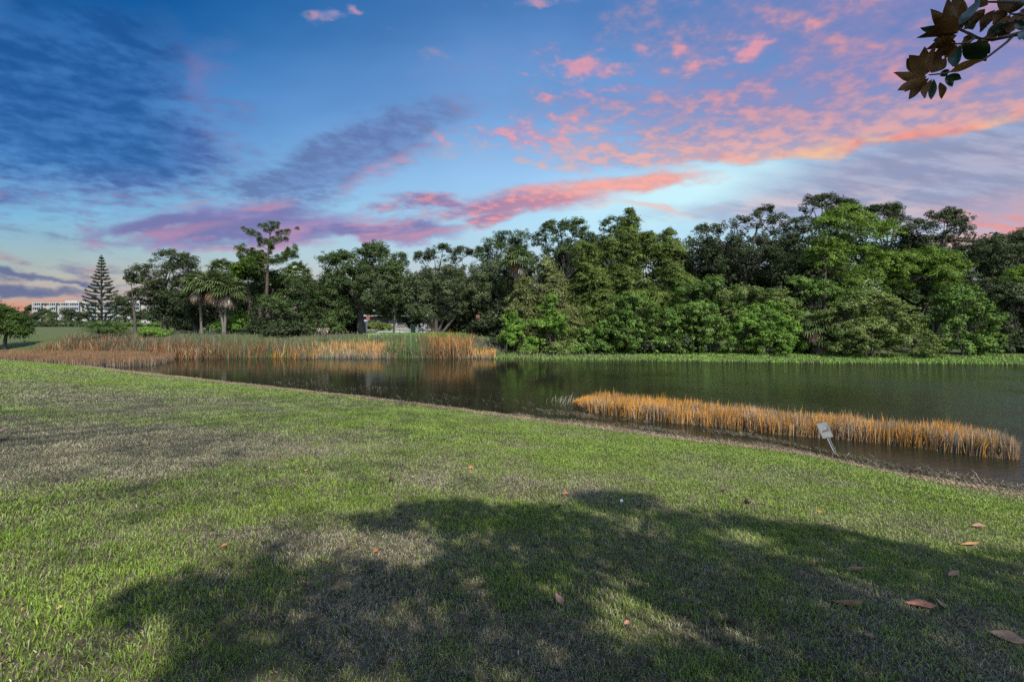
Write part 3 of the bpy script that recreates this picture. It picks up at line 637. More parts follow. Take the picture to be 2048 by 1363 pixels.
def tree(name, label, cat, px, Y, lobes, st, seed, group=None, tr=.22, fork=.35, mat='bark', stems=None, dpt=.85):
    """lobes: (column, row, half width, half height[, nearer/farther]) as seen at distance Y; the trunk stands at column px."""
    X = wx_(px, Y); z0 = float(land(X, Y)) - .05; g = np.random.default_rng(seed + 500); LB = []
    for L_ in lobes:
        a, b, w, h = L_[:4]; k = Y / F; dyy = L_[4] if len(L_) > 4 else g.uniform(-.25, .25) * w * k
        LB.append(((a - CX) * k - X, dyy, wz_(b, Y) - z0, w * k, w * k * dpt, h * k))
    V, Fc, c, cents = crown(LB, st, seed); keep = V.reshape(-1, 4, 3)[:, :, 2].min(1) > .12; Fc = Fc[keep]
    used = np.zeros(len(V), bool); used[Fc] = True; re_ = np.cumsum(used) - 1; V, c, Fc = V[used], c[used], re_[Fc]
    root = empty(name, (X, Y, z0)); tag(root, label, cat, group)
    top = max(l[2] for l in LB); fz = top * fork; lines = []
    for sx in (stems or [0.0]):
        base = np.array([sx * .3, 0, -.1]); f = np.array([sx + g.uniform(-.2, .2), g.uniform(-.2, .2), fz]); hub = f * np.array([1, 1, 1.0])
        lines.append((bez(base, (base + f) / 2 + np.array([g.uniform(-.2, .2), 0, 0]), f), np.linspace(tr * 1.25, tr * .8, 7)))
        for l in LB:
            cpt = np.array(l[:3]); lines.append((bez(f, np.array([(f[0] + cpt[0]) / 2, (f[1] + cpt[1]) / 2, max(fz, cpt[2]) * .55 + cpt[2] * .35]), cpt, 8), np.linspace(tr * .45, tr * .10, 8)))
    for q in cents:
        l = min(LB, key=lambda l: np.hypot(l[0] - q[0], l[2] - q[2])); cpt = np.array(l[:3])
        lines.append((bez(cpt, (cpt + q) / 2 + np.array([0, 0, -.25]), q, 5), np.linspace(min(.05, tr * .14), .012, 5)))
    tv, tf = tubes(lines); me = mesh_np('trunk', tv, tf, smooth=True); link('trunk', me, M[mat], root)
    link('crown', mesh_np('crown', V, Fc, c), M['leaf'], root)
    return root
def cone_lobes(px, top, bot, half, n=7, ry=1.0):
    """Lobes stacked into a tapering crown, for the cypresses."""
    out = []
    for i in range(n):
        t = (i + .5) / n; y = top + (bot - top) * t ** 1.05; w = half * (.20 + .80 * t ** .8); out.append((px + half * .14 * math.sin(i * 2.3 + px), y, w, (bot - top) / n * .80))
    return out

def fan_palm(name, label, px, Y, crown_py, base_py_lean=0.0, scale=1.0, seed=1, skirt=True, trunks=None, nf=34, cat='palm', group=None, trunk_r=.15, zoff=0.0):
    """A cabbage palm: one or more trunks, each with a round head of fan fronds and a skirt of dead ones. trunks: (crown column, crown row, trunk foot offset in px)."""
    g = np.random.default_rng(seed); X = wx_(px, Y); z0 = float(land(X, Y)) - .05
    root = empty(name, (X, Y, z0)); tag(root, label, cat, group)
    FV, FF, FC_, SV, SF, SC, lines, o, so = [], [], [], [], [], [], [], 0, 0
    for (cpx, cpy, foot) in (trunks or [(px, crown_py, 0)]):
        head = np.array([wx_(cpx, Y) - X, g.uniform(-.3, .3), wz_(cpy, Y) - z0]); ft = np.array([foot / F * Y, 0, -.1])
        mid = (ft + head) / 2; mid[0] += .25 * (ft[0] - head[0])
        lines.append((bez(ft, mid, head - np.array([0, 0, .2]), 10), np.concatenate([[trunk_r * 1.5], np.linspace(trunk_r, trunk_r * .85, 8), [trunk_r * 1.1]])))
        for dead in ([False, True] if skirt else [False]):
            for i in range(int(nf * (.6 if dead else 1))):
                az = i * 2.39996 + g.uniform(-.3, .3); el_ = g.uniform(-1.35, -.85) if dead else math.asin(np.clip(1 - 1.42 * (i + .5) / nf, -.5, 1))
                pl = g.uniform(.55, 1.0) * scale * (.8 if dead else 1); ct = math.cos(az) * math.cos(el_), math.sin(az) * math.cos(el_), math.sin(el_); d = np.array(ct)
                hub = head + d * pl + np.array([0, 0, -.10 * pl]); sdv = nrm(np.cross(d, [0, 0, 1.0]) + 1e-6); upv = np.cross(sdv, d)
                m = 13; sp = np.linspace(-1.75, 1.75, m) * (.45 if dead else 1); fl = g.uniform(.75, 1.05, m) * scale * (.95 - .25 * np.abs(sp) / 1.75)
                dd = d[None] * np.cos(sp)[:, None] + sdv[None] * np.sin(sp)[:, None]
                mid_ = hub + dd * (fl * .55)[:, None] + upv * .04; tip = hub + dd * (fl * (.8 if dead else .98))[:, None]; tip[:, 2] -= fl * (.45 if not dead else .5); mid_[:, 2] -= fl * .10
                wv = nrm(np.cross(dd, upv)) * .05 * scale
                a0 = np.repeat(hub[None], m, 0)
                V = np.stack([a0 - wv * .3, a0 + wv * .3, mid_ + wv, mid_ - wv, tip + wv * .25, tip - wv * .25], 1).reshape(-1, 3)
                Fq = (np.arange(m)[:, None, None] * 6 + np.array([(0, 1, 2, 3), (3, 2, 4, 5)])).reshape(-1, 4)
                st_ = np.stack([head - sdv * .02, head + sdv * .02, hub + sdv * .02, hub - sdv * .02]); V = np.concatenate([V, st_]); Fq = np.concatenate([Fq, [[m * 6, m * 6 + 1, m * 6 + 2, m * 6 + 3]]])
                base = np.array([(.14, .115, .085), (.18, .145, .10), (.20, .11, .05)][g.integers(0, 3)] if dead else [(.058, .088, .024), (.080, .112, .034), (.040, .063, .017), (.108, .132, .052)][g.integers(0, 4)]) * g.uniform(.75, 1.2)
                C = np.repeat(base[None], len(V), 0)
                if dead: SV.append(V); SF.append(Fq + so); SC.append(C); so += len(V)
                else: FV.append(V); FF.append(Fq + o); FC_.append(C); o += len(V)
    tv, tf = tubes(lines, 9); link('trunk', mesh_np('trunk', tv, tf, smooth=True), M['palm_bark'], root)
    link('crown', mesh_np('crown', np.concatenate(FV), np.concatenate(FF), np.concatenate(FC_)), M['palm'], root)
    if skirt: tag(link('dead_fronds', mesh_np('dead_fronds', np.concatenate(SV), np.concatenate(SF), np.concatenate(SC)), M['palm'], root), 'grey brown skirt of dead fronds')
    return root

def needle_tufts(cents, rad, per, ln, wd, pal, seed, upb=.5):
    g = np.random.default_rng(seed); nc = len(cents); i = np.repeat(np.arange(nc), per); n = len(i)
    q = nrm(g.normal(size=(n, 3)) + np.array([0, 0, upb])); P = cents[i] + q * (rad[i] * g.uniform(.35, 1, n))[:, None]
    N = nrm(np.cross(q, g.normal(size=(n, 3)))); c = np.array(pal)[g.integers(0, len(pal), n)] * g.uniform(.7, 1.25, (n, 1))
    return leaf_cards(P, N, q, ln * g.uniform(.7, 1.2, n), np.full(n, wd), c)

# -- the far shore from back to front -------------------------------------------------
OAKB = 'dark oaks along the skyline'
tree('oak_tree', 'gappy dark oak on the skyline between the conical island pine and the two palms', 'tree', 330, 62, [(335, 540, 52, 30), (300, 560, 40, 30), (375, 545, 34, 32), (350, 590, 60, 36), (290, 600, 36, 30), (340, 515, 32, 16)], 'oakgap', 11, tr=.3)
tree('oak_tree', 'small dark oak with a bare trunk between the island pine and the twin palms', 'tree', 270, 60, [(268, 595, 28, 22), (285, 575, 24, 18), (250, 612, 18, 14), (262, 560, 16, 14)], 'oakgap', 12, tr=.18, fork=.5)
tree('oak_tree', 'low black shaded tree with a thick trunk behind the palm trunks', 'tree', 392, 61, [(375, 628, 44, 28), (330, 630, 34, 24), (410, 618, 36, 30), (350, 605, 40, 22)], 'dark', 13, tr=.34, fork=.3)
tree('oak_tree', 'dark green tree filling the gap under the tall pine', 'tree', 520, 63, [(510, 570, 40, 34), (540, 600, 50, 40), (485, 600, 34, 34), (575, 580, 36, 34), (500, 540, 30, 20), (560, 555, 26, 20)], 'oak', 14, tr=.25)
tree('oak_tree', 'low spreading dark oak in front of the pine foot, with grey trunks', 'tree', 508, 56, [(590, 630, 50, 34), (545, 625, 36, 34), (640, 620, 46, 36), (610, 590, 50, 30), (668, 640, 34, 26), (570, 660, 40, 20)], 'oak', 15, tr=.26, stems=[0, 2.4])
tree('oak_tree', 'broad round live oak whose thick trunk stands beside the western red sign', 'tree', 724, 58, [(750, 535, 56, 36), (700, 545, 48, 36), (790, 560, 44, 36), (660, 525, 26, 20), (745, 502, 34, 16), (720, 590, 70, 34), (790, 600, 50, 30), (670, 590, 40, 34), (800, 520, 22, 16), (690, 515, 24, 16), (725, 560, 54, 40), (690, 575, 44, 36), (770, 570, 44, 34), (685, 632, 30, 18), (660, 612, 36, 24), (760, 622, 26, 12), (800, 628, 34, 13)], 'oak', 16, tr=.48, fork=.26)
tree('oak_tree', 'dark upright oak with knobbly tops at the dip of the skyline', 'tree', 872, 64, [(868, 510, 22, 24), (850, 520, 16, 14), (888, 498, 14, 12), (925, 520, 22, 26), (870, 560, 46, 34), (920, 560, 36, 32), (835, 512, 10, 10), (945, 505, 12, 12)], 'oakgap', 17, OAKB, tr=.25, fork=.5)
tree('oak_tree', 'dark oak on the skyline behind the eastern red sign', 'tree', 985, 66, [(985, 500, 28, 28), (1010, 485, 26, 24), (965, 520, 24, 26), (1040, 480, 24, 20), (1000, 545, 50, 44), (1050, 540, 40, 50), (1020, 600, 60, 40)], 'oak', 18, OAKB, tr=.28, fork=.5)
tree('oak_tree', 'dark ragged oak on the skyline west of the tallest cypress', 'tree', 1130, 66, [(1120, 470, 32, 26), (1150, 455, 26, 18), (1090, 480, 26, 24), (1175, 480, 26, 28), (1140, 520, 60, 44), (1200, 500, 30, 34), (1222, 456, 22, 24), (1195, 486, 20, 20), (1105, 455, 16, 14), (1290, 520, 40, 30)], 'oak', 19, OAKB, tr=.3, fork=.5)
tree('oak_tree', 'wide gappy dark oak between cypresses and feathery tree, sky showing through it', 'tree', 1490, 60, [(1520, 440, 34, 20), (1470, 450, 36, 20), (1415, 460, 26, 16), (1560, 450, 30, 22), (1590, 470, 24, 20), (1450, 490, 44, 18), (1545, 490, 50, 22), (1395, 490, 26, 18), (1500, 530, 90, 34), (1420, 535, 50, 36), (1530, 420, 18, 10)], 'oakgap', 20, tr=.32, fork=.45)
tree('oak_tree', 'highest dark treetop on the skyline, rising behind the feathery tree', 'tree', 1650, 60, [(1645, 398, 26, 16), (1625, 418, 22, 16), (1670, 410, 26, 14), (1700, 412, 20, 10), (1640, 450, 40, 26), (1660, 520, 50, 50)], 'oakgap', 21, tr=.28, fork=.5)
tree('oak_tree', 'dark oak peeping over the top of the tall feathery tree', 'tree', 1775, 62, [(1770, 425, 30, 14), (1800, 420, 16, 14), (1745, 418, 16, 8), (1790, 455, 40, 30), (1800, 520, 50, 44)], 'oakgap', 22, tr=.28, fork=.5)
tree('oak_tree', 'dark gappy oak against the orange sky above the lower feathery tree', 'tree', 1880, 60, [(1880, 445, 40, 22), (1840, 460, 30, 24), (1925, 460, 30, 26), (1900, 430, 26, 12), (1885, 490, 60, 26), (1850, 530, 50, 34), (1940, 510, 26, 36)], 'oakgap', 23, tr=.3, fork=.45)
tree('oak_tree', 'dense dark grey oak at the eastern end of the far shore skyline', 'tree', 2020, 62, [(2010, 490, 44, 24), (2050, 480, 40, 22), (1975, 510, 34, 30), (2030, 540, 60, 44), (2100, 500, 50, 40), (1985, 570, 44, 40), (2070, 600, 70, 50)], 'greyoak', 24, tr=.34, fork=.4)
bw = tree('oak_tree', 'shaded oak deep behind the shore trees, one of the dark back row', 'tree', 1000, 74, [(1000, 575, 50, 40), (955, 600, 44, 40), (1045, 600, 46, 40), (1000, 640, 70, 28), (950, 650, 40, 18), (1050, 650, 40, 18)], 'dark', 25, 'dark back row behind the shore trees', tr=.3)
for px, Y, sc in ((380, 80, .8), (470, 76, .9), (560, 74, 1.0), (640, 77, .95), (690, 100, 1.1), (790, 104, 1.2), (880, 92, 1.2), (930, 78, 1.0), (1090, 73, 1.2), (1180, 72, 1.45), (1290, 71, 1.5), (1400, 70, 1.45), (1500, 71, 1.5), (1610, 70, 1.5), (1720, 69, 1.5), (1830, 70, 1.5), (1940, 69, 1.45), (2060, 70, 1.5)):
    c = copy_tree(bw); X = wx_(px, Y); c.location = (X, Y, float(land(X, Y)) - .05); c.scale = (sc, sc, sc); c.rotation_euler.z = px * 1.7

# under the oaks in the middle: greyer, lower crowns with thin trunks
tree('oak_tree', 'greyish live oak with several thin trunks behind the orange cattail clump', 'tree', 866, 55, [(860, 575, 50, 34), (905, 570, 44, 34), (830, 600, 36, 30), (900, 610, 50, 30), (945, 600, 34, 36), (850, 620, 40, 18)], 'greyoak', 26, tr=.16, fork=.36, stems=[0, 1.2, 2.9])
tree('oak_tree', 'greyish oak drooping over the eastern red sign', 'tree', 962, 56, [(960, 590, 36, 44), (935, 610, 28, 28), (985, 610, 34, 36), (1000, 570, 26, 34), (975, 550, 30, 26)], 'greyoak', 27, tr=.09, fork=.42)
tree('oak_tree', 'slender grey trunked tree leaning over the pale driveway', 'tree', 788, 56, [(785, 585, 40, 26), (750, 600, 34, 18), (815, 605, 28, 22), (760, 570, 40, 28)], 'greyoak', 28, tr=.12, fork=.45)

# cypresses
tree('cypress_tree', 'pale olive cypress with two feathery points beside the bright saplings', 'tree', 1075, 50.5, cone_lobes(1045, 560, 690, 44, 5) + cone_lobes(1098, 528, 690, 54, 6) + [(1130, 640, 40, 30)], 'cypgrey', 31, tr=.2, fork=.5)
tree('cypress_tree', 'dark olive cypress standing just east of the pale two pointed one', 'tree', 1175, 52, cone_lobes(1172, 492, 680, 58, 7), 'cypress', 32, tr=.22, fork=.5)
tree('cypress_tree', 'tallest cypress of the shore with a rounded pointed top', 'tree', 1258, 54, [(1258, 428, 9, 12), (1258, 444, 16, 14), (1257, 462, 24, 16), (1260, 482, 34, 18), (1292, 478, 18, 12), (1310, 500, 24, 16), (1225, 500, 26, 18)] + cone_lobes(1262, 486, 690, 76, 8), 'cypress', 33, tr=.3, fork=.5)
tree('cypress_tree', 'pointed cypress just east of the tallest one', 'tree', 1340, 54, [(1338, 470, 9, 11), (1339, 486, 17, 14), (1340, 504, 26, 16)] + cone_lobes(1342, 505, 690, 62, 7), 'cypress', 34, tr=.26, fork=.5)
tree('cypress_tree', 'low dark cypress between the tallest cypress and the bushy shrubs', 'tree', 1190, 51, cone_lobes(1205, 560, 700, 60, 5), 'cypress', 35, tr=.2, fork=.4)

# feathery bright trees
tree('feathery_tree', 'tall feathery bright green tree with a dark hollow trunk line, above the shrubs', 'tree', 1700, 51, [(1705, 450, 56, 30), (1660, 470, 42, 32), (1755, 475, 40, 34), (1690, 430, 40, 16), (1700, 510, 60, 36), (1640, 520, 34, 40), (1770, 530, 30, 34), (1720, 570, 50, 30)], 'feather', 41, tr=.24, fork=.4)
tree('feathery_tree', 'lower flat topped feathery green tree with bare branches below, east of the tall one', 'tree', 1850, 50, [(1845, 518, 56, 20), (1800, 530, 40, 22), (1890, 535, 34, 18), (1830, 555, 60, 22)], 'feather', 42, tr=.14, fork=.5, stems=[0, 1.0])
tree('feathery_tree', 'feathery bright green tree half cut by the eastern edge of the view', 'tree', 2070, 48, [(2065, 560, 42, 24), (2110, 550, 60, 34), (2050, 590, 30, 22)], 'feather', 43, tr=.16, fork=.5)
tree('feathery_tree', 'dark green feathery tree cut by the western edge beside the golf green', 'tree', 10, 58, [(-6, 630, 34, 18), (24, 644, 24, 14), (-50, 622, 54, 28), (8, 660, 40, 12), (44, 660, 10, 6)], 'gloom', 44, tr=.2, fork=.4)

# middle greens behind the front shrubs
tree('leafy_tree', 'mid green tree showing between the pointed cypress and the wide gappy oak', 'tree', 1410, 51, [(1385, 590, 40, 34), (1420, 575, 34, 24), (1450, 610, 40, 40), (1370, 640, 50, 40)], 'shrub', 51, tr=.2)
tree('leafy_tree', 'yellowish green tree above the round bright shrub', 'tree', 1490, 50, [(1480, 592, 44, 22), (1530, 600, 40, 24), (1450, 640, 44, 34), (1560, 615, 40, 30)], 'olive', 52, tr=.2)
tree('leafy_tree', 'dark green understorey tree below the tall feathery tree', 'tree', 1650, 50.5, [(1640, 590, 44, 30), (1600, 580, 34, 26), (1690, 600, 40, 30), (1590, 640, 40, 40)], 'shrub', 53, tr=.2)
tree('leafy_tree', 'dark green understorey tree below the lower feathery tree, with bare grey branches', 'tree', 1830, 49.5, [(1815, 600, 50, 28), (1870, 590, 40, 26), (1910, 600, 40, 30)], 'oak', 54, tr=.22)
tree('leafy_tree', 'shaded dark tree at the eastern edge over the water', 'tree', 2040, 47.5, [(2030, 620, 44, 50), (2080, 640, 60, 60), (2010, 600, 34, 40), (2040, 680, 50, 30)], 'greyoak', 55, tr=.22)

# shrubs at the water's edge
def shrub(name, label, px, Y, lobes, st, seed, **k): return tree(name, label, 'shrub', px, Y, lobes, st, seed, tr=k.pop('tr', .07), fork=k.pop('fork', .25), stems=k.pop('stems', [0, .8, -.7]), **k)
shrub('shrub', 'big rounded green shrub with bare twigs leaning over the shore grass, below the tallest cypress', 1290, 47.4, [(1275, 625, 50, 36), (1320, 650, 50, 40), (1250, 665, 40, 40), (1345, 690, 44, 26), (1290, 690, 50, 30), (1260, 600, 30, 16)], 'shrub', 61)
shrub('shrub', 'round bright leafy shrub just west of the saw palmetto', 1530, 46.4, [(1530, 640, 50, 34), (1490, 665, 42, 36), (1570, 665, 40, 38), (1530, 690, 56, 28), (1600, 690, 14, 20)], 'bright', 62)
shrub('shrub', 'green leafy shrub between the big rounded shrub and the round bright one', 1420, 47, [(1410, 660, 44, 44), (1440, 690, 44, 28), (1380, 690, 40, 28), (1400, 620, 34, 24)], 'shrub', 63)
shrub('shrub', 'widest olive green shrub on the shore, spilling over the water east of the saw palmetto', 1740, 44.0, [(1735, 610, 56, 30), (1700, 640, 54, 40), (1780, 640, 56, 40), (1730, 680, 70, 40), (1815, 685, 56, 34), (1850, 708, 34, 18), (1690, 695, 44, 26)], 'olive', 64)
shrub('shrub', 'dark leafy green shrub at the eastern end of the shore grass', 1930, 44.6, [(1920, 610, 44, 34), (1960, 650, 46, 40), (1900, 660, 44, 40), (1935, 690, 56, 26), (1985, 690, 30, 24), (1930, 585, 24, 16)], 'shrub', 65)
shrub('sapling', 'bright yellow green sapling nearest the orange marsh grass', 1028, 47.6, [(1020, 640, 20, 16), (1040, 650, 18, 16), (1030, 665, 20, 16), (1015, 680, 20, 20)], 'bright', 66, tr=.04, stems=[0])
shrub('sapling', 'taller bright green sapling in front of the pale olive cypress', 1102, 47.4, [(1095, 615, 20, 18), (1110, 640, 26, 20), (1085, 650, 22, 18), (1120, 665, 20, 14), (1070, 690, 24, 18), (1100, 600, 12, 12)], 'bright', 67, tr=.05, stems=[0, .4])
shrub('shrub', 'low leafy shrub under the dark cypresses', 1185, 47.4, [(1170, 680, 30, 24), (1205, 690, 34, 26), (1160, 700, 26, 14), (1215, 660, 22, 22)], 'shrub', 68)
shrub('shrub', 'low pale shrub beside the taller bright sapling', 1130, 47.2, [(1135, 695, 30, 18), (1115, 700, 26, 14), (1055, 705, 24, 12)], 'olive', 69)
shrub('shrub', 'rounded mid green shrub beside the twin trunked palm', 468, 58, [(468, 640, 24, 22), (450, 650, 18, 16), (488, 648, 18, 16), (466, 622, 12, 10)], 'bright', 70)
shrub('shrub', 'bright low shrub at the foot of the small oak near the cattails', 305, 56, [(300, 665, 22, 9), (325, 668, 18, 8)], 'bright', 71)
shrub('shrub', 'olive and yellow hedge shrub beside the pale driveway', 758, 74, [(750, 652, 18, 10), (770, 655, 16, 8), (735, 655, 14, 9)], 'olive', 72)
shrub('shrub', 'dark rounded shrub behind the teal bin', 838, 62, [(838, 640, 22, 18), (822, 648, 14, 12)], 'dark', 73)
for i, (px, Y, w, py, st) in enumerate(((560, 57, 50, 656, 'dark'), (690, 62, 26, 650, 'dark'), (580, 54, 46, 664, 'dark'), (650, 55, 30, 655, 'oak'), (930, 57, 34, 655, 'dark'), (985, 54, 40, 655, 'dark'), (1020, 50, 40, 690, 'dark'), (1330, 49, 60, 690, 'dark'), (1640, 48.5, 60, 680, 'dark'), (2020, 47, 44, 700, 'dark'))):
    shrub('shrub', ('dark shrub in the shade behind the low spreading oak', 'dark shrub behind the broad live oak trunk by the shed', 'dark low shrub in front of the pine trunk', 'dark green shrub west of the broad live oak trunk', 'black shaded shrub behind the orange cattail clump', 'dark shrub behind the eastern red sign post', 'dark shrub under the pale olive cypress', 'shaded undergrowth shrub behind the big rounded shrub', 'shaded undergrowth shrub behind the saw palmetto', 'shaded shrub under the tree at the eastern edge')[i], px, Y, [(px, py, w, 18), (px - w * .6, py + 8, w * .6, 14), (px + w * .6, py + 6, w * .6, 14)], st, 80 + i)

# palms
fan_palm('palm_tree', 'cabbage palm with one straight trunk, western of the two by the cattails', 400, 57, 572, seed=1, trunks=[(398, 568, 3)], scale=1.45, nf=44)
fan_palm('palm_tree', 'cabbage palm with two trunks in a narrow V and a shaggy dead skirt', 448, 56, 575, seed=2, trunks=[(430, 566, 0), (456, 578, 1)], nf=44, scale=1.5)
fan_palm('palm_tree', 'cabbage palm crown high behind the twin trunked palm', 447, 63, 540, seed=3, trunks=[(446, 542, 0)], scale=1.5)
fan_palm('palm_tree', 'cabbage palm crown east of the pine trunk among the oaks', 594, 58, 550, seed=4, trunks=[(594, 548, 0)], scale=1.4)
fan_palm('palm_tree', 'cabbage palm with hanging dead fronds above the pale olive cypress', 1034, 53, 520, seed=5, trunks=[(1034, 514, 0)], scale=1.5)
fan_palm('saw_palmetto', 'grey green saw palmetto with dead lower fronds between two big shrubs', 1638, 46, 668, seed=6, trunks=[(1640, 672, 0), (1624, 648, 0)], scale=1.15, cat='palmetto', nf=34)

# tall pine
def pine():
    Y, px = 60, 536; X = wx_(px, Y); z0 = float(land(X, Y)) - .05; g = np.random.default_rng(5); k = Y / F
    P = lambda a, b, d=0.0: np.array([(a - CX) * k - X, d, wz_(b, Y) - z0])
    root = empty('pine_tree', (X, Y, z0)); tag(root, 'tall pine standing above the treetops with flat needle clumps on bare limbs', 'tree')
    tk = np.array([P(537, 690), P(533, 600), P(535, 540), P(536, 510), P(538, 490), P(540, 470), P(538, 455)]); tk[0][2] = -.1
    lines = [(tk, [.24, .20, .17, .14, .10, .06, .03])]
    # limb: foot column and row, tip column and row, tuft spread along it (from, to)
    limbs = [((535, 524), (462, 489), .45), ((535, 528), (478, 512), .35), ((535, 520), (606, 509), .40), ((536, 514), (590, 497), .45), ((536, 516), (500, 500), .4), ((537, 500), (516, 482), .5), ((538, 492), (578, 476), .5), ((538, 494), (560, 486), .4), ((539, 478), (494, 464), .5), ((540, 474), (578, 456), .5), ((540, 470), (556, 449), .5), ((539, 466), (519, 449), .45), ((538, 486), (512, 473), .4), ((535, 532), (560, 522), .4), ((535, 540), (500, 526), .4), ((535, 526), (572, 514), .4), ((540, 462), (540, 450), .2), ((535, 530), (490, 502), .5), ((537, 506), (548, 496), .3)]
    cents, rad = [], []
    for (a, b), (c, d), f0 in limbs:
        e = P(c, d, g.uniform(-1.8, 1.8)); s = P(a, b); q = bez(s, (s + e) / 2 + np.array([0, 0, -.30]), e, 9); lines.append((q, np.linspace(.06, .02, 9)))
        m = max(4, int(np.linalg.norm(e - s) * (1 - f0) * 5.2))
        for f in np.linspace(f0, 1.0, m):
            i = min(8, int(f * 8)); cents.append(q[i] + g.normal(size=3) * np.array([.34, .55, .13]) + np.array([0, 0, .16])); rad.append(g.uniform(.28, .50))
    tv, tf = tubes(lines, 8); link('trunk', mesh_np('trunk', tv, tf, smooth=True), M['pine_bark'], root)
    V, Fc, c = needle_tufts(np.array(cents), np.array(rad), 110, .27, .05, [(.045, .085, .016), (.064, .112, .022), (.032, .058, .012)], 9)
    link('crown', mesh_np('crown', V, Fc, c), M['leaf'], root)
pine()
tree('leafy_tree', 'yellow green young pine foliage beside the tall pine trunk', 'tree', 495, 61, [(495, 535, 28, 12), (510, 520, 22, 10), (478, 545, 18, 10)], 'feather', 45, tr=.05, fork=.4)

def island_pine():
    Y, px = 74, 203; X = wx_(px, Y); z0 = float(land(X, Y)) - .05; g = np.random.default_rng(6); k = Y / F
    root = empty('island_pine', (X, Y, z0)); tag(root, 'tall conical island pine with tiered upturned branches, in front of the apartment building', 'tree')
    H = wz_(513, Y) - z0; lines = [(np.array([[0, 0, -.1], [0, 0, H * .5], [0, 0, H]]), [.22, .13, .03])]; cents, rad = [], []
    z = 1.2; lev = 0
    while z < H - .2:
        t = 1 - z / H; L_ = 2.75 * min(1, t * 1.55 + .03) * (.92 if t < .75 else .8); nb = 6
        for i in range(nb):
            az = i * 2 * math.pi / nb + lev * .55 + g.uniform(-.15, .15); LL = L_ * g.uniform(.8, 1.08); d = np.array([math.cos(az), math.sin(az), 0])
            e = np.array([0, 0, z]) + d * LL + np.array([0, 0, LL * .16]); mid = np.array([0, 0, z]) + d * LL * .6 + np.array([0, 0, -LL * .12]); q = bez([0, 0, z], mid, e, 7)
            lines.append((q, np.linspace(.035, .012, 7)))
            for f in np.arange(.3, 1.01, .17 / max(LL, .5)):
                j = f * 6; i0 = min(5, int(j)); cents.append(q[i0] + (q[i0 + 1] - q[i0]) * (j - i0)); rad.append(.10 + .07 * f)
        z += .46 + .16 * t; lev += 1
    cents.append(np.array([0, 0, H])); rad.append(.25)
    tv, tf = tubes(lines, 6); link('trunk', mesh_np('trunk', tv, tf, smooth=True), M['bark'], root)
    V, Fc, c = needle_tufts(np.array(cents), np.array(rad), 15, .28, .09, [(.030, .046, .022), (.042, .060, .030), (.055, .072, .036)], 10, upb=1.0)
    link('crown', mesh_np('crown', V, Fc, c), M['leaf'], root)
island_pine()

def cycad(name, label, px, Y, py, half, seed, n=34, cat='plant', col=((.060, .098, .020), (.085, .13, .03), (.045, .075, .018))):
    """Arching feather fronds from one low stem."""
    X = wx_(px, Y); z0 = float(land(X, Y)) - .03; g = np.random.default_rng(seed); Rr = half / F * Y; H = wz_(py, Y) - z0
    root = empty(name, (X, Y, z0)); tag(root, label, cat); VV, CC = [], []
    for i in range(n):
        az = i * 2.4; el_ = g.uniform(.15, 1.2); d = np.array([math.cos(az), math.sin(az), 0]); r = Rr * math.cos(el_ * .7) * g.uniform(.75, 1.05)
        q = bez([0, 0, .3], d * r * .4 + np.array([0, 0, H * (.5 + el_ * .55)]), d * r + np.array([0, 0, H * (el_ * .62)]), 16); sd = np.cross(d, [0, 0, 1.0])
        for j in range(2, 16):
            for s in (-1, 1):
                l = .42 * math.sin(math.pi * (j + 1) / 18) + .08; tdir = nrm(sd * s + (q[j] - q[j - 1]) * 1.5 + np.array([0, 0, -.25])); w = nrm(q[j] - q[j - 1]) * .045
                VV += [q[j] - w, q[j] + w, q[j] + tdir * l + w * .3, q[j] + tdir * l - w * .3]; cc = np.array(col[g.integers(0, 3)]) * g.uniform(.8, 1.2); CC += [cc] * 4
    link('crown', mesh_np('crown', np.array(VV), np.arange(len(VV)).reshape(-1, 4), np.array(CC)), M['palm'], root)
    MB().tube([(0, 0, -.1), (0, 0, .5)], [.22, .16], 8).build('trunk', M['palm_bark'], root, True)
cycad('cycad', 'large dark ferny cycad mound at the foot of the island pine', 205, 57, 634, 44, 31, n=60)
cycad('cycad', 'smaller dark ferny cycad beside the large mound, toward the small oak', 236, 58, 645, 26, 32, n=36)

# far trees beyond the golf green
ft = [('round green clipped shrub on the far side of the golf green', 128, 170, [(128, 645, 16, 7)], 'shrub'),
      ('dark tree before the middle of the apartment building', 88, 230, [(88, 630, 12, 11), (76, 636, 10, 9)], 'far'),
      ('dark tree before the apartment building, next to the pink flowering one', 108, 228, [(107, 633, 9, 10)], 'far'),
      ('broad dark tree before the apartment building just west of the island pine', 150, 226, [(152, 632, 18, 12), (135, 628, 12, 9)], 'far'),
      ('dark tree beyond the golf green, between the edge tree and the apartment building', 58, 235, [(58, 633, 12, 12), (44, 640, 12, 9)], 'far'),
      ('dark treetop showing just behind the western end of the apartment building', 62, 330, [(61, 616, 8, 5), (54, 619, 6, 4)], 'far'),
      ('dark tree beyond the golf green east of the island pine', 250, 220, [(250, 632, 22, 14), (285, 634, 22, 12)], 'far'),
      ('dark tree far behind the small oak', 320, 215, [(320, 634, 26, 12)], 'far')]
for i, (lb, px, Y, lo, st) in enumerate(ft): tree('distant_tree', lb, 'tree', px, Y, lo, 'far', 90 + i, tr=.3)
fan_palm('palm_tree', 'small far palm with pinkish dead fronds in front of the apartment building', 94, 190, 634, seed=8, trunks=[(94, 634, 0)], scale=1.6, nf=20)
hedge_g = []
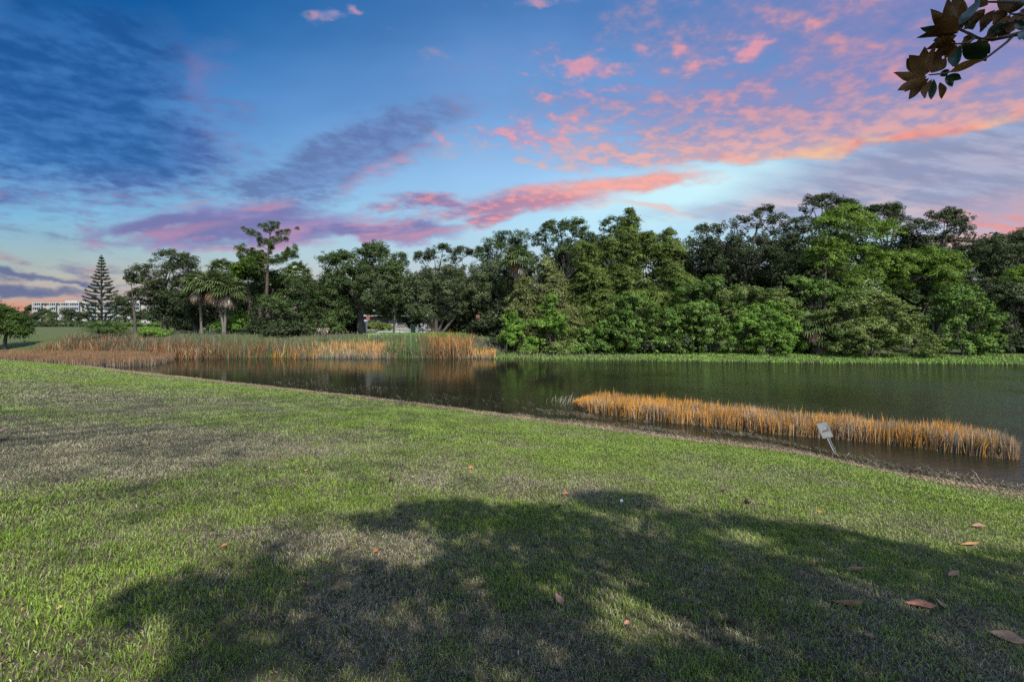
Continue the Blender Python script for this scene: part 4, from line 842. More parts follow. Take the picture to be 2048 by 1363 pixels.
for i, (px, w) in enumerate(((30, 26), (72, 22), (112, 20), (158, 22), (262, 26), (318, 26))):
    tree('hedge', ('low dark hedge beyond the golf green by the edge tree', 'low dark hedge below the western end of the apartment building', 'low dark hedge below the pink palm', 'low dark hedge below the broad dark tree by the island pine', 'light green hedge beyond the small oak trunk', 'light green hedge beyond the black shaded tree')[i], 'hedge', px, 150, [(px, 650, w, 5), (px + 8, 649, w * .7, 5)], 'far' if i < 4 else 'shrub', 110 + i, tr=.05)

# ------------------------------------------------------------------ buildings, drive, signs
M['stucco'] = solid('pale_stucco', (.27, .25, .21), (.33, .31, .27), 0.6, .85)
M['white'] = solid('white_paint', (.66, .66, .66), (.76, .76, .76), 2.0, .6)
M['trim'] = solid('greyed_white_trim', (.24, .25, .26), (.30, .31, .32), 1.0, .7)
M['dark_glass'] = solid('dark_glass', (.03, .035, .045), (.06, .065, .075), 0.4, .15, spec=.5)
M['balcony_shade'] = solid('balcony_shade_paint', (.07, .075, .09), (.11, .115, .13), 0.5, .6)  # dark tone puts the shade of the balcony recesses into the colour
M['roof'] = solid('flat_roof_gravel', (.28, .26, .24), (.36, .34, .31), 1.0, .9)
M['shingle'] = solid('grey_shingle', (.07, .07, .075), (.12, .12, .125), 3.0, .9, bump=.3)
M['concrete'] = solid('concrete', (.36, .37, .40), (.48, .49, .52), 1.2, .85, bump=.2)
M['steel'] = solid('galvanised_steel', (.08, .087, .09), (.13, .137, .14), 18, .6, metal=.2)
M['house_wall'] = solid('shaded_house_paint', (.20, .19, .17), (.26, .25, .23), 2.0, .85)
M['sign_face'] = solid('weathered_sign_face', (.060, .066, .063), (.084, .090, .086), 9, .55)
M['sign_black'] = solid('black_paint', (.008, .009, .011), (.016, .017, .02), 20, .6)
M['red_sign'] = solid('faded_red_paint', (.15, .045, .04), (.21, .07, .06), 8, .6)
M['teal'] = solid('teal_plastic', (.01, .16, .18), (.02, .22, .25), 5, .4)
M['bin_green'] = solid('dark_green_plastic', (.02, .07, .05), (.03, .10, .07), 5, .4)
M['terracotta'] = solid('terracotta', (.40, .24, .17), (.50, .33, .25), 14, .85, bump=.2)
M['soil'] = solid('potting_soil', (.03, .022, .015), (.06, .045, .03), 30, .95, bump=.6)
M['wood'] = solid('grey_boards', (.20, .18, .15), (.32, .29, .25), 5, .85, bump=.4, stretch=(4, 4, .5))

def apartment():
    Y = 300.0; k = Y / F; x0, x1 = wx_(65, Y), wx_(332, Y); z0 = 2.1; top = wz_(606, Y); W = x1 - x0; fh = (top - z0) / 5
    root = empty('apartment_building', (x0, Y, z0)); tag(root, 'long pale five storey apartment building with stacked balconies beyond the golf green', 'building')
    MB().box((W / 2, 8, (top - z0) / 2), (W, 14, top - z0)).build('wall', M['stucco'], root)
    rf = MB().box((W / 2, 7.6, top - z0 + .25), (W + .8, 15.4, .5)).build('roof', M['trim'], root)
    for a, w, h in ((20, 8, 1.4), (30, 3, .9), (62, 9, 1.6)): MB().box((a, 8, top - z0 + .5 + h / 2), (w, 5, h), bevel=.1).build('rooftop_unit', M['roof'], rf)
    px = lambda p: (p - 65) * k
    bays = [(66, 83), (100.5, 112.5), (122, 139.5), (140.5, 158.5), (172, 190), (206, 224), (225, 243), (262, 280), (300, 318)]
    wins = [(86, 90), (94.5, 98.5), (115.5, 119.5), (161, 165.5), (194, 198), (248, 252), (286, 290)]
    for a, b in bays:
        for f in range(5):
            zc = (f + .5) * fh; w = px(b) - px(a); xc = (px(a) + px(b)) / 2
            bl = MB().box((xc, .95, zc + .15), (w - .5, .3, fh - .75)).build('balcony', M['balcony_shade'], root)
            m_ = MB().box((xc, .15, f * fh + .12), (w, 1.7, .24)); m_.box((xc, -.62, f * fh + .70), (w, .08, .8)); m_.build('railing', M['trim'], bl)
            m_ = MB(); n = max(3, int(w / 1.15))
            for i in range(n + 1): m_.box((px(a) + w * i / n, -.45, zc + .12), (.16 if 0 < i < n else .4, .16, fh - .25))
            m_.build('frame', M['trim'], bl)
    for a, b in wins:
        for f in range(5): MB().box(((px(a) + px(b)) / 2, .98, (f + .58) * fh), (px(b) - px(a), .1, 1.5)).build('window', M['dark_glass'], root)
apartment()
# drive, house
dz_ = 2.13
dv = [(-17.2, 53.5), (-10.6, 53.5), (-13.5, 74), (-21.5, 74)]
dvp = []
for i in range(21):
    t_ = i / 20; y = 53.5 + 20.5 * t_; xa, xb = -17.2 + (-21.5 + 17.2) * t_, -10.6 + (-13.5 + 10.6) * t_
    for q in np.linspace(0, 1, 7): dvp.append((xa + (xb - xa) * q, y, float(land(xa + (xb - xa) * q, y)) + .03))
dvf = [(i * 7 + j, i * 7 + j + 1, i * 7 + j + 8, i * 7 + j + 7) for i in range(20) for j in range(6)]
tag(link('driveway', mesh_np('driveway', np.array(dvp), np.array(dvf)), M['concrete']), kind='structure')
def house():
    Y = 80.0; root = empty('house', (-27.0, Y, 2.1)); tag(root, 'low white trimmed house half hidden by oaks at the end of the pale driveway', 'house')
    MB().box((5, 4, 1.35), (16, 8, 2.7)).build('wall', M['house_wall'], root)
    b = MB(); M4 = Matrix.Translation((5, -.9, 2.7)) @ Matrix.Rotation(R(90), 4, 'Z') @ Matrix.Rotation(R(90), 4, 'X')
    b.prism([(0, 0), (9.8, 0), (4.9, 1.2)], Matrix.Translation((-4, -.9, 2.72)) @ Matrix.Rotation(R(90), 4, 'Z') @ Matrix.Rotation(R(90), 4, 'X'), 18.0)
    rf = b.build('roof', M['shingle'], root); MB().box((5, -.95, 2.62), (18.2, .12, .26)).build('fascia', M['trim'], rf)
    for x, w in ((-.5, 1.6), (4.5, 1.8), (7.5, 1.4)):
        wd = MB().box((x, -.02, 1.5), (w, .1, 1.2)).build('window', M['dark_glass'], root)
        m_ = MB(); m_.box((x, -.07, 2.14), (w + .2, .12, .12)); m_.box((x, -.07, .86), (w + .2, .12, .12)); m_.box((x - w / 2 - .05, -.07, 1.5), (.12, .12, 1.16)); m_.box((x + w / 2 + .05, -.07, 1.5), (.12, .12, 1.16)); m_.build('frame', M['trim'], wd)
    MB().box((10.8, -.02, 1.05), (2.4, .12, 2.1)).build('door', M['trim'], root)
house()
def shed():
    X, Y = wx_(714, 66), 66; root = empty('shed', (X, Y, 2.1)); tag(root, 'small pale grey shed with a light roof beside the broad live oak trunk', 'shed')
    MB().box((0, 1, .65), (1.7, 2, 1.3)).build('wall', M['house_wall'], root)
    MB().box((0, .9, 1.48), (2.1, 2.6, .10), rot=Matrix.Rotation(R(14), 3, 'X')).build('roof', M['trim'], root)
    MB().box((-.3, -.03, .55), (.7, .06, 1.1)).build('door', M['trim'], root)
shed()
def bin_():
    X, Y = wx_(826, 58), 58; root = empty('wheelie_bin', (X, Y, float(land(X, Y)))); tag(root, 'dark green rubbish bin with a teal lid at the end of the driveway', 'bin')
    b = MB(); b.bm.verts.ensure_lookup_table()
    r = bmesh.ops.create_cube(b.bm, size=1)['verts']
    for v in r: v.co = Vector((v.co.x * (.56 if v.co.z > 0 else .44), v.co.y * (.62 if v.co.z > 0 else .5), v.co.z * .9 + .55))
    bmesh.ops.bevel(b.bm, geom=list(b.bm.edges), offset=.03, segments=2, affect='EDGES'); b.build('body', M['bin_green'], root)
    MB().box((0, 0, 1.06), (.64, .72, .10), bevel=.03).build('lid', M['teal'], root)
    for s in (-1, 1): MB().tube([(s * .20, .27, .12), (s * .28, .27, .12)], .12, 14).build('wheel', M['sign_black'], root)
    MB().tube([(-.24, .40, 1.02), (.24, .40, 1.02)], .02, 8).build('handle', M['bin_green'], root)
bin_()
def red_sign(px, Y, py, label, lean, post_front):
    X = wx_(px, Y); z0 = float(land(X, Y)); H = wz_(py, Y) - z0
    root = empty('red_sign', (X, Y, z0)); tag(root, label, 'sign')
    MB().tube([(-lean, 0, -.3), (0, 0, H + .25 * (1 if post_front else 0))], .035, 8).build('post', M['steel'], root)
    MB().box((.10 * (0 if post_front else 1), .06 if post_front else -.06, H + .02), (.42, .02, .52), bevel=.008).build('panel', M['red_sign'], root)
red_sign(734.5, 53.0, 636, 'faded red sign on a leaning pole beside the broad live oak trunk', .12, False)
red_sign(955.5, 53.5, 634, 'faded red sign on a thin upright pole among the greyish oaks', .04, True)
def fence():
    Y = 57; X = wx_(627, Y); root = empty('fence', (X, Y, float(land(X, Y)))); tag(root, 'short run of grey board fence under the low spreading oak', 'fence')
    b = MB()
    for i in range(9): b.box((i * .17, 0, .45), (.15, .025, .95 + .03 * math.sin(i * 3)))
    b.build('board_panel', M['wood'], root)
    for x in (0, 1.36): MB().box((x, .07, .5), (.09, .09, 1.15)).build('post', M['wood'], root)
fence()
X, Y = wx_(420, 62), 62
tag(MB().tube([(X, Y, 1.9), (X, Y, 2.85)], .06, 8).build('marker_post', M['white'], None), 'short pale marker post on the grass between the two palms', 'post')
def flower_plant():
    X, Y = wx_(652, 50), 50; z0 = float(land(X, Y)); g = np.random.default_rng(3); root = empty('flowering_plant', (X, Y, z0)); tag(root, 'tall stem plant with pale pink plumes standing among the grey weeds', 'plant')
    ls, V = [], []
    P, T, N = [], [], []
    for i in range(6):
        e = np.array([g.uniform(-.9, .9), g.uniform(-.3, .3), g.uniform(.9, 1.5)]); ls.append((bez([0, 0, 0], [e[0] * .3, 0, e[2] * .8], e), np.linspace(.02, .01, 7)))
        n = 30; P.append(e + g.normal(size=(n, 3)) * np.array([.10, .10, .12])); 
    P = np.concatenate(P); n = len(P); N = nrm(g.normal(size=(n, 3))); T = nrm(np.cross(N, g.normal(size=(n, 3))))
    V, Fc, c = leaf_cards(P, N, T, np.full(n, .16), np.full(n, .07), pick([(.42, .30, .28), (.36, .26, .24)], n))
    tv, tf = tubes(ls, 6); link('stem', mesh_np('stem', tv, tf), M['bark'], root); link('blossoms', mesh_np('blossoms', V, Fc, c), M['leaf'], root)
flower_plant()

# ------------------------------------------------------------------ the tilted alligator sign in the water
def gator_sign():
    bx, by = water_at(1670, 906); ft = Vector((bx, by, 0))
    up = Vector((-.164, .437, .882)).normalized(); rt = Vector((.985, .016, .174)); rt = (rt - up * rt.dot(up)).normalized(); nr = rt.cross(up).normalized()   # faces the lawn
    if nr.y > 0: nr = -nr
    root = empty('alligator_sign', (bx, by, 0)); tag(root, 'tilted white sign with a black alligator on a steel post standing in the water', 'sign')
    B = Matrix((rt, up, -nr)).transposed(); Bi = B.to_4x4()
    L0 = .42                                       # along the post, water to the lower edge of the plate
    p = MB()
    for o in (-.030, .030): p.box(up * (L0 * .5 + .0) + rt * o, (.012, L0 + .5, .032), rot=B)
    p.box(up * (L0 * .5 + .0) - nr * .014, (.064, L0 + .5, .006), rot=B); p.build('post', M['steel'], root)
    ctr = up * (L0 + .205) + nr * .024
    def rr(w, h, r, n=5):
        o = []
        for cx, cy, a0 in ((w / 2 - r, h / 2 - r, 0), (-w / 2 + r, h / 2 - r, 90), (-w / 2 + r, -h / 2 + r, 180), (w / 2 - r, -h / 2 + r, 270)):
            for i in range(n + 1): a = R(a0 + 90 * i / n); o.append((cx + r * math.cos(a), cy + r * math.sin(a)))
        return o
    def place(off): return Matrix.Translation(ctr + nr * off) @ Bi
    pl = MB().prism(rr(.305, .420, .03), place(.0), .004).build('panel', M['sign_face'], root)
    b = MB(); o, i_ = rr(.287, .402, .024), rr(.273, .388, .018); Mx = place(.0015)
    vo = [b.bm.verts.new(Mx @ Vector((x, y, 0))) for x, y in o]; vi = [b.bm.verts.new(Mx @ Vector((x, y, 0))) for x, y in i_]
    for k in range(len(vo)): b.bm.faces.new((vo[k], vo[(k + 1) % len(vo)], vi[(k + 1) % len(vi)], vi[k]))
    b.build('border', M['sign_black'], pl)
    gat = [(-.100, -.052), (-.094, -.040), (-.070, -.034), (-.058, -.022), (-.030, -.010), (.000, -.008), (.030, -.010), (.052, -.002), (.070, .012), (.080, .030), (.076, .052), (.060, .072), (.036, .086), (.010, .094), (.030, .094), (.058, .086), (.086, .066), (.100, .038), (.100, .010), (.088, -.020), (.094, -.036), (.088, -.056), (.074, -.052), (.070, -.036), (.046, -.042), (.012, -.046), (.008, -.056), (-.006, -.058), (-.012, -.046), (-.040, -.048), (-.052, -.056), (-.066, -.054), (-.066, -.046)]
    gm = MB(); Mg = place(.002); gm.bm.faces.new([gm.bm.verts.new(Mg @ Vector((x * 1.16 + .002, y * 1.30 + .015, 0))) for x, y in gat]); bmesh.ops.triangulate(gm.bm, faces=gm.bm.faces[:])
    gm.build('alligator_emblem', M['sign_black'], pl)
    for y in (.18, -.18): MB().prism([(.007 * math.cos(a), .007 * math.sin(a) + y) for a in np.linspace(0, 6.283, 9)[:-1]], place(.004), -.005).build('bolt', M['steel'], pl)
gator_sign()

# ------------------------------------------------------------------ things lying on the lawn
def pot():
    x, y, z = ground_at(-6, 884); root = empty('flower_pot', (x - .08, y, z - .01)); tag(root, 'terracotta flower pot cut by the western edge of the lawn', 'pot')
    MB().lathe([(.085, 0), (.125, .17)], n=28).build('body', M['terracotta'], root, True); MB().lathe([(.13, .17), (.142, .174), (.142, .225), (.13, .228)], n=28).build('rim', M['terracotta'], root, True)
    MB().lathe([(.01, .229), (.122, .2292), (.122, .230), (.01, .234)], n=20).build('soil', M['soil'], root)
pot()
def leaf_profile(n=9):
    t = np.linspace(0, 1, n); return t, np.sin(np.pi * t ** .92) ** .95
def broad_leaf(L, W, curl, fold, twist=0.0, n=9):
    """A magnolia leaf lying along +X from its stalk: midrib and two halves, curled and folded. Returns (V, quads)."""
    t, w = leaf_profile(n); th = (t - .4) * curl; x = np.concatenate([[0], np.cumsum(np.cos((th[:-1] + th[1:]) / 2) * L / (n - 1))]); z = np.concatenate([[0], np.cumsum(np.sin((th[:-1] + th[1:]) / 2) * L / (n - 1))])
    V = []
    for i in range(n):
        hw = W / 2 * w[i]; a = twist * (t[i] - .5)
        for s, q in ((-1, 1), (-.5, .42), (0, 0), (.5, .42), (1, 1)):
            yy, zz = s * hw * math.cos(fold), abs(s) * hw * math.sin(fold) + .004 * math.sin(9 * t[i] + 3 * s) * (abs(s) > .6)
            V.append((x[i] - .0 * z[i], yy * math.cos(a) - zz * math.sin(a), z[i] + yy * math.sin(a) + zz * math.cos(a)))
    Fc = [(i * 5 + j, (i + 1) * 5 + j, (i + 1) * 5 + j + 1, i * 5 + j + 1) for i in range(n - 1) for j in range(4)]
    return np.array(V), np.array(Fc)
def leaf_surface(name, c1, c2, rough, vein):
    return solid(name, c1, c2, 30, rough, bump=.15, spec=.35)
M['leaf_tan'] = leaf_surface('dry_leaf_tan', (.36, .19, .11), (.47, .27, .17), .6, 1)
M['leaf_red'] = leaf_surface('dry_leaf_red', (.27, .10, .07), (.38, .17, .12), .5, 1)
M['leaf_brown'] = leaf_surface('dry_leaf_brown', (.25, .12, .05), (.36, .18, .08), .6, 1)
M['leaf_dark'] = leaf_surface('rotten_leaf', (.030, .016, .012), (.07, .035, .025), .5, 1)
M['leaf_orange'] = leaf_surface('dry_leaf_orange', (.24, .07, .022), (.32, .115, .035), .6, 1)
M['leaf_pink'] = leaf_surface('dry_leaf_pinkish', (.24, .125, .085), (.33, .19, .135), .6, 1)
FL = [ # column, row, length px, width px, heading (deg, along the picture), curl, fold, tilt, material, label
 (1117, 1207, 34, 17, 118, .5, .3, 20, 'leaf_pink', 'lone pinkish tan leaf in the middle of the shaded lawn'),
 (1700, 1214, 62, 17, -18, .9, .55, 8, 'leaf_brown', 'long curled brown leaf west of the red leaf'),
 (1842, 1219, 52, 22, -22, .5, .4, 6, 'leaf_red', 'dark red leaf beside the upright tan leaf'),
 (1878, 1213, 30, 20, 75, .6, .3, 35, 'leaf_pink', 'upright tan leaf just east of the dark red one'),
 (2017, 1285, 56, 26, -52, .5, .3, 20, 'leaf_tan', 'largest tan leaf, near the eastern edge of the lawn'),
 (1464, 1253, 30, 18, -30, 1.4, .7, 10, 'leaf_dark', 'dark rotten curled leaf in the shade of the lawn'),
 (1708, 1144, 38, 10, -8, .8, .5, 10, 'leaf_pink', 'pale curled leaf in the shade above the long brown leaf'),
 (1908, 1154, 30, 11, 8, .7, .4, 12, 'leaf_pink', 'pale small leaf in the shade above the dark red one'),
 (1940, 1093, 38, 9, -6, .6, .5, 6, 'leaf_brown', 'brown leaf on the shadow edge near the eastern side'),
 (1958, 1057, 22, 11, -14, .6, .4, 14, 'leaf_pink', 'pinkish brown leaf on sunlit grass near the eastern side'),
 (1444, 986, 24, 9, -8, 1.2, .6, 8, 'leaf_dark', 'dark curled leaf on sunlit grass above the shadow'),
 (1132, 990, 12, 7, 10, .5, .3, 20, 'leaf_orange', 'small bright orange leaf at the upper edge of the shadow'),
 (942, 939, 12, 7, 12, .5, .3, 20, 'leaf_orange', 'small orange red leaf on sunlit grass, farthest up the lawn'),
 (1254, 1254, 16, 9, 10, 1., .5, 10, 'leaf_red', 'small red brown leaf in the sunlit fleck of the shadow'),
 (752, 1107, 12, 8, 60, .4, .3, 30, 'leaf_orange', 'small orange leaf in the dry sunlit gap of the shadow'),
 (1640, 1028, 12, 7, 20, .6, .4, 15, 'leaf_orange', 'small rusty leaf on the shadow edge below the tilted sign'),
 (1118, 1016, 14, 6, -14, 1., .5, 8, 'leaf_dark', 'small dark leaf inside the upper edge of the shadow'),
 (1740, 1280, 20, 10, -55, .6, .3, 10, 'leaf_pink', 'faded half hidden leaf below the long brown one'),
 (612, 945, 18, 8, -20, .6, .4, 12, 'leaf_tan', 'tan leaf on the grass west of the round brown cone'),
 (448, 1098, 14, 7, 30, .6, .4, 14, 'leaf_orange', 'orange leaf on the western tip of the shadow'),
 (120, 1224, 12, 7, 30, .6, .4, 14, 'leaf_tan', 'small tan leaf in the western corner of the lawn'),
]
for (a, b, lp, wp, hd, cu, fo, ti, mt, lb) in FL:
    x, y, z = ground_at(a, b); k = y / F; L_, W_ = max(.032, lp * k), max(.018, wp * k)
    if L_ < .09: W_ = L_ * .55
    L_ *= 1.02; W_ *= 1.25
    V, Fc = broad_leaf(L_, W_, cu * 1.9, fo + .25, .5); V[:, 0] -= L_ / 2
    me = mesh_np('fallen_leaf', V, Fc, smooth=True); o = link('fallen_leaf', me, M[mt])
    md = o.modifiers.new('thickness', 'SOLIDIFY'); md.thickness = .0012
    # heading as seen: the across-picture part stays, the up-picture part is foreshortened on the ground
    hr = R(hd); fx, fy = math.cos(hr), math.sin(hr) / max(.25, (EYE - z) / y); ang = math.atan2(fy, fx) if abs(hd) < 100 else math.atan2(fy, fx)
    o.rotation_euler = (R(ti), R(-6), ang); o.location = (x, y, z + .034 + .006 * (L_ > .1))
    tag(o, lb, 'leaf', 'dry leaves fallen on the lawn')
def cone_fruit(a, b, label):
    x, y, z = ground_at(a, b); V, Fc, o = [], [], 0; bm = bmesh.new(); bmesh.ops.create_icosphere(bm, subdivisions=3, radius=.034)
    for v in bm.verts: n_ = v.co.normalized(); v.co *= 1 + .14 * math.sin(9 * math.atan2(n_.y, n_.x) + 8 * n_.z) * (1 - abs(n_.z)); v.co.z *= 1.35
    me = bpy.data.meshes.new('seed_cone'); bm.to_mesh(me); bm.free(); o = link('seed_cone', me, M['leaf_dark']); o.location = (x, y, z + .045); o.rotation_euler = (R(70), 0, R(30)); tag(o, label, 'cone')
cone_fruit(783, 964, 'round dark brown cone on sunlit grass west of the shadow')
cone_fruit(1495, 1008, 'small dark brown cone on the shadow edge by the dark curled leaf')
x, y, z = ground_at(1243, 1008)
bm = bmesh.new(); bmesh.ops.create_icosphere(bm, subdivisions=3, radius=.0215); me = bpy.data.meshes.new('golf_ball'); bm.to_mesh(me); bm.free(); me.polygons.foreach_set('use_smooth', np.ones(len(me.polygons), bool))
o = link('golf_ball', me, M['white']); o.location = (x, y, z + .05); tag(o, 'white golf ball in the grass at the upper edge of the shadow', 'ball')

# ------------------------------------------------------------------ the magnolia behind the photographer: its shade on the lawn, one branch reaching into view
M['mag_top'] = solid('magnolia_leaf_top', (.010, .035, .016), (.022, .065, .026), 16, .28, spec=.5)
M['mag_under'] = solid('magnolia_leaf_underside', (.11, .054, .016), (.19, .098, .032), 22, .75, spec=.2)
M['mag_gold'] = solid('magnolia_yellow_leaf', (.22, .12, .015), (.30, .17, .03), 16, .55, spec=.3)
M['mag_bark'] = solid('magnolia_bark', (.10, .09, .08), (.20, .185, .165), 14, .85, bump=.4)
tx, ty = 5.6, -3.4; tz = float(land(tx, ty))
root = empty('magnolia_tree', (tx, ty, tz)); tag(root, 'southern magnolia whose leafy branch hangs into the upper eastern corner, with bronze leaf undersides', 'tree')
BY = 2.9                                                      # distance of the visible branch
def bp_(a, b, d=0.0): return np.array([wx_(a, BY + d) - tx, BY + d - ty, wz_(b, BY + d) - tz])
g = np.random.default_rng(21)
start = bp_(2330, 10, -1.1); stemA = np.array([bp_(2330, 10, -1.1), bp_(2180, 60, -.4), bp_(2110, 62, -.1), bp_(2045, 66), bp_(1985, 80), bp_(1954, 76), bp_(1940, 68), bp_(1922, 60), bp_(1908, 48)])
lines = [(stemA, [.034, .026, .020, .016, .010, .009, .008, .007, .005]), (np.array([bp_(1948, 77), bp_(1935, 86), bp_(1914, 88), bp_(1902, 86)]), [.008, .006, .005, .004]),
         (np.array([bp_(2030, 68), bp_(2012, 86), bp_(1981, 110), bp_(1966, 120), bp_(1930, 134), bp_(1890, 147), bp_(1858, 150)]), [.009, .008, .007, .006, .006, .005, .004]),
         (np.array([bp_(2180, 60, -.4), bp_(2100, 20, -.2), bp_(2040, 4, 0), bp_(1975, 4, .05)]), [.020, .014, .010, .006]), (np.array([bp_(2110, 62, -.1), bp_(2060, 30), bp_(2020, 28)]), [.012, .008, .005])]
trunk_pts = bez([0, 0, -.2], [.1, .1, 3], [0, .2, 6.2], 9); lines.append((trunk_pts, np.linspace(.20, .07, 9)))
lines.append((bez([0, 0.05, 2.4], (np.array([0, .1, 3.2]) + start) / 2 + np.array([0, 0, .5]), start, 9), np.linspace(.085, .034, 9)))
VL = [ # stalk column, row, tip column, row, width px, side shown (u underside, t top, y yellowing), depth step
 (1855,148,1820,112,30,'u',.02),(1856,146,1848,98,28,'u',.05),(1858,146,1868,94,22,'u',-.03),(1853,150,1787,148,24,'u',.0),(1850,140,1815,118,34,'u',.07),(1852,152,1796,181,22,'u',-.04),(1854,153,1810,183,15,'t',.05),(1858,156,1815,199,20,'u',.03),(1864,158,1846,198,16,'u',-.02),(1868,158,1862,199,15,'t',.03),(1880,164,1884,196,17,'u',.02),(1862,146,1890,118,28,'u',.08),(1872,144,1876,100,26,'u',.1),
 (1893,150,1904,173,15,'t',.0),(1896,150,1922,158,15,'t',-.03),(1962,119,1899,144,15,'y',-.06),(1880,152,1898,140,16,'t',.04),
 (1918,62,1870,40,36,'u',-.02),(1916,60,1862,22,28,'u',.05),(1918,64,1841,58,14,'t',.08),(1916,66,1835,73,20,'u',.02),(1920,56,1892,2,34,'u',.03),(1922,54,1910,-12,30,'u',.06),(1924,58,1924,8,18,'u',.02),(1914,70,1868,82,26,'u',.06),(1918,50,1958,2,20,'t',-.06),(1912,84,1854,96,30,'u',.03),(1912,88,1868,112,26,'u',.05),(1914,90,1890,116,22,'u',.08),(1920,90,1904,134,24,'u',.04),(1916,96,1912,134,26,'t',-.02),(1926,92,1978,104,44,'t',-.04),(1935,88,1972,120,30,'t',.02),(1906,80,1880,66,26,'u',.08),
 (1940,66,1922,100,16,'u',.1),(1946,60,1936,30,20,'u',.06),(1950,70,1926,86,20,'u',.12),(1958,40,1926,58,14,'t',-.03),(1966,28,1936,46,24,'u',.04),(1970,18,1944,40,24,'u',.07),(1976,10,1950,-6,24,'u',.03),(1990,20,1958,64,26,'u',.08),(1992,28,1970,54,26,'u',.05),(2010,28,1984,48,26,'u',.02),(2016,30,1982,30,20,'u',.06),(2018,26,1998,-4,24,'u',.04),(2020,30,2000,60,24,'u',.1),(2024,34,1968,80,22,'u',.12),(2030,40,1996,78,22,'u',.08),(2040,30,2012,66,28,'u',.06),(2046,22,2020,46,26,'u',.03),(2050,10,2012,16,26,'u',.07),(2054,4,2030,-16,24,'u',.04),(2050,60,2030,40,18,'t',.0),(2062,56,2040,80,24,'t',-.03),(2070,50,2052,84,26,'t',.03),(2075,30,2040,22,26,'u',.05),(2090,20,2066,44,28,'u',.02),(2100,70,2080,110,26,'u',.05),(2110,40,2090,80,28,'u',.0),(2016,46,1976,66,18,'t',.05),(2000,60,1962,84,20,'u',.10),(1984,76,1948,92,20,'u',.10),(2120,64,2130,110,26,'u',.0),(2140,40,2120,4,26,'u',.1),(2160,60,2150,108,26,'u',.0)]
TV, TF, UV_, UF, YV, YF = [], [], [], [], [], []; to = uo = yo = 0
viewp = np.array([0, 0, EYE]) - np.array([tx, ty, tz])
for a, b, c_, d_, w, side, dp in VL:
    s_ = bp_(a, b, dp); e_ = bp_(c_, d_, dp + g.uniform(-.03, .05)); ax = e_ - s_; L_ = np.linalg.norm(ax) * 1.06; ax = ax / np.linalg.norm(ax)
    L_ += 0; W_ = max(w * BY / F * .92, L_ * .28)
    V, Fc = broad_leaf(L_, W_, g.uniform(-.7, -.2) if side != 't' else g.uniform(.2, .7), g.uniform(.15, .45), g.uniform(-.4, .4))
    toward = nrm(viewp - (s_ + e_) / 2); nz_ = nrm(toward - ax * toward.dot(ax)); nz_ = nrm(nz_ + .6 * g.normal() * np.cross(ax, nz_))
    if side != 't': nz_ = -nz_                                   # leaf's upper side turned away
    sd = np.cross(nz_, ax); W3 = s_ + V[:, :1] * ax + V[:, 1:2] * sd + V[:, 2:3] * nz_
    eps = nz_ * .0006
    if side == 'y': YV.append(W3); YF.append(Fc + yo); yo += len(V)
    else:
        TV.append(W3 + eps); TF.append(Fc + to); to += len(V); UV_.append(W3 - eps); UF.append(Fc + uo); uo += len(V)
tv, tf = tubes(lines, 9); link('trunk', mesh_np('trunk', tv, tf, smooth=True), M['mag_bark'], root)
VV = np.concatenate([np.concatenate(TV), np.concatenate(UV_), np.concatenate(YV)]); FF = np.concatenate([np.concatenate(TF), np.concatenate(UF) + to, np.concatenate(YF) + to + uo])
me = mesh_np('leafy_spray', VV, FF, smooth=True)
for k in ('mag_top', 'mag_under', 'mag_gold'): me.materials.append(M[k])
mi = np.concatenate([np.zeros(sum(map(len, TF)), int), np.ones(sum(map(len, UF)), int), np.full(sum(map(len, YF)), 2)]); me.polygons.foreach_set('material_index', mi.astype(np.int32))
link('foliage', me, None, root)
# the crown overhead and behind, as the patch of shade shows it
SP = [(330, 1363), (372, 1300), (400, 1250), (340, 1218), (232, 1196), (300, 1152), (420, 1132), (520, 1090), (560, 1062), (640, 1048), (700, 1022), (785, 1016), (800, 992), (900, 986), (1000, 1000), (1080, 992), (1160, 1012), (1260, 1036), (1310, 1016), (1420, 1006), (1560, 1030), (1680, 1046), (1800, 1076), (1920, 1092), (2060, 1094)]
poly = [ground_at(a, b + 14)[:2] for a, b in SP]; poly = poly + [(7.0, 4.4), (9.2, 2.5), (9.0, -4.5), (-1.5, -4.5), (-2.2, 0.2), (-1.7, 1.6)]
holes = [(ground_at(735, 1086)[:2], .62, .30), (ground_at(1240, 1228)[:2], .16, .14), (ground_at(1490, 1075)[:2], .22, .16), (ground_at(1100, 1166)[:2], .07, .06), (ground_at(640, 1105)[:2], .3, .12), (ground_at(1270, 1262)[:2], .10, .07), (ground_at(1560, 1108)[:2], .10, .05)]
sx, sy = scatter(poly, 60.0); ok = np.ones(len(sx), bool)
for (hx, hy), ra, rb in holes: ok &= ((sx - hx) / (ra + .12)) ** 2 + ((sy - hy) / (rb + .12)) ** 2 > 1
sx, sy = sx[ok], sy[ok]; n = len(sx); S_ = np.array(SUNV)
hh = np.maximum(3.9 + 1.6 * vnoise(sx, sy, .5) + g.uniform(-.4, .4, n), (.97 * sy + EYE - land(sx, sy)) / 1.78 + g.uniform(.15, 1.0, n)); tt_ = hh / S_[2]
cc = np.stack([sx, sy, land(sx, sy)], -1) + S_ * tt_[:, None]
vis = np.array([(bp_(a, b, dp) + bp_(c_, d_, dp)) / 2 + np.array([tx, ty, tz]) for a, b, c_, d_, w, side, dp in VL]); vis = np.concatenate([vis, vis]); cc = np.concatenate([cc, vis + S_ * g.uniform(2.7, 4.5, (len(vis), 1)) + g.normal(size=vis.shape) * .10])
keep = ~((cc[:, 1] > 0.1) & ((cc[:, 2] - EYE) / np.maximum(cc[:, 1], .05) < .85)); cc = cc[keep]
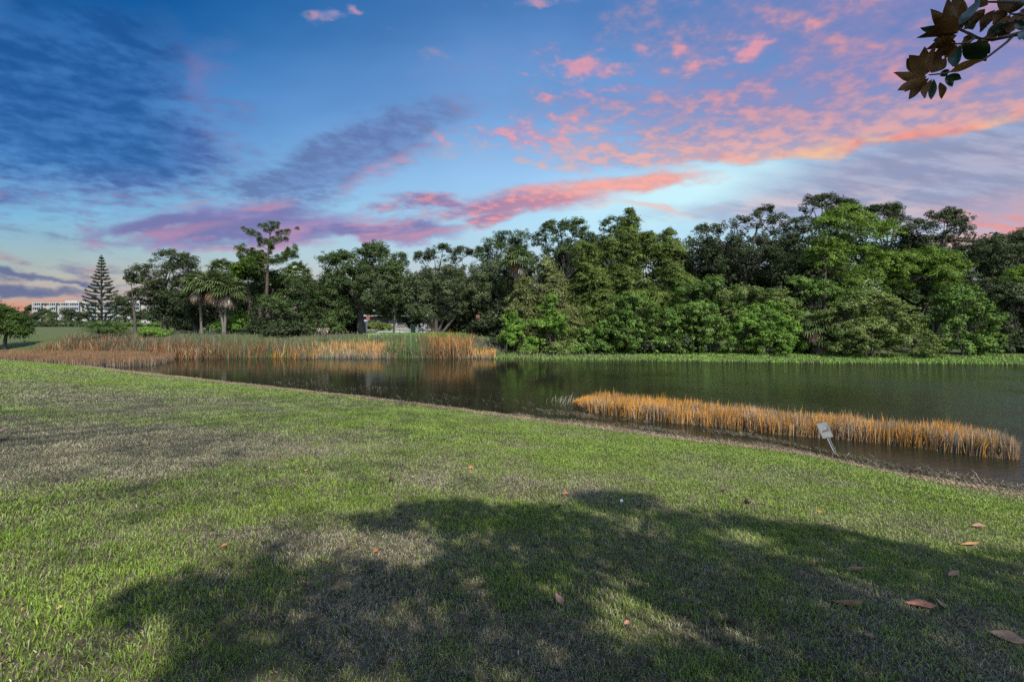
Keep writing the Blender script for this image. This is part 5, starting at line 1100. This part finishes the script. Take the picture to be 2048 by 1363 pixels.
per = 13; i = np.repeat(np.arange(len(cc)), per); q = nrm(g.normal(size=(len(i), 3))); P = cc[i] + q * g.uniform(.05, .22, (len(i), 1)) - np.array([tx, ty, tz])
N = nrm(q + np.array([0, 0, .6]) + .5 * g.normal(size=(len(i), 3))); T = nrm(np.cross(N, g.normal(size=(len(i), 3)))); 
V, Fc, c = leaf_cards(P, N, T, g.uniform(.13, .19, len(i)), g.uniform(.055, .085, len(i)), pick([(.014, .045, .018), (.022, .060, .024), (.08, .045, .018)], len(i), [.5, .4, .1]))
link('crown', mesh_np('crown', V, Fc, c), M['leaf'], root)
lim = []
for q in cc[::29] - np.array([tx, ty, tz]): lim.append((bez([0, .1, min(5.5, max(2.2, q[2] * .55))], [q[0] * .5, q[1] * .5, q[2] * .9], q, 8), np.linspace(.05, .008, 8)))
tv, tf = tubes(lim, 6); link('limbs', mesh_np('limbs', tv, tf, smooth=True), M['mag_bark'], root)

# unseen tree added behind the camera, its crown shaped to dim the western lawn
def added_shade_tree():
    tx, ty = -9.5, -9.0; tz = float(land(tx, ty)); g = np.random.default_rng(8)
    root = empty('added_shade_tree', (tx, ty, tz)); tag(root, 'unseen tree added behind the viewpoint, its crown shaped to dim the western lawn', 'tree')
    n = 5200; gx_, gy_ = g.uniform(-34, 1.5, n), g.uniform(1.2, 27, n)
    dens = smst(-gx_, -0.2 - .05 * gy_, 2.2 + .12 * gy_) * .95 * (.35 + 1.1 * vnoise(gx_, gy_, .35, 2)); k = g.random(n) < dens; gx_, gy_ = gx_[k], gy_[k]; n = len(gx_)
    h = g.uniform(11, 17, n); c0 = np.stack([gx_, gy_, land(gx_, gy_)], -1) + np.array(SUNV) * (h / SUNV[2])[:, None]
    k = ~((c0[:, 1] > .1) & ((c0[:, 2] - EYE) / np.maximum(c0[:, 1], .05) < .95)); c0 = c0[k] - np.array([tx, ty, tz])
    i = np.repeat(np.arange(len(c0)), 9); q = nrm(g.normal(size=(len(i), 3))); P = c0[i] + q * g.uniform(.1, .42, (len(i), 1)); N = nrm(q + .5 * g.normal(size=q.shape) + np.array([0, 0, .5])); T = nrm(np.cross(N, g.normal(size=q.shape)))
    V, Fc, c = leaf_cards(P, N, T, g.uniform(.14, .24, len(i)), g.uniform(.06, .10, len(i)), pick([(.05, .09, .02), (.07, .11, .03)], len(i)))
    link('crown', mesh_np('crown', V, Fc, c), M['leaf'], root)
    lines = [(bez([0, 0, -.2], [.4, 0, 5], [0, 0, 9], 9), np.linspace(.38, .2, 9))] + [(bez([0, 0, g.uniform(5, 9)], [q[0] * .5, q[1] * .5, q[2] * .75], q, 8), np.linspace(.10, .012, 8)) for q in c0[::60]]
    tv, tf = tubes(lines, 7); link('trunk', mesh_np('trunk', tv, tf, smooth=True), M['bark'], root)
added_shade_tree()
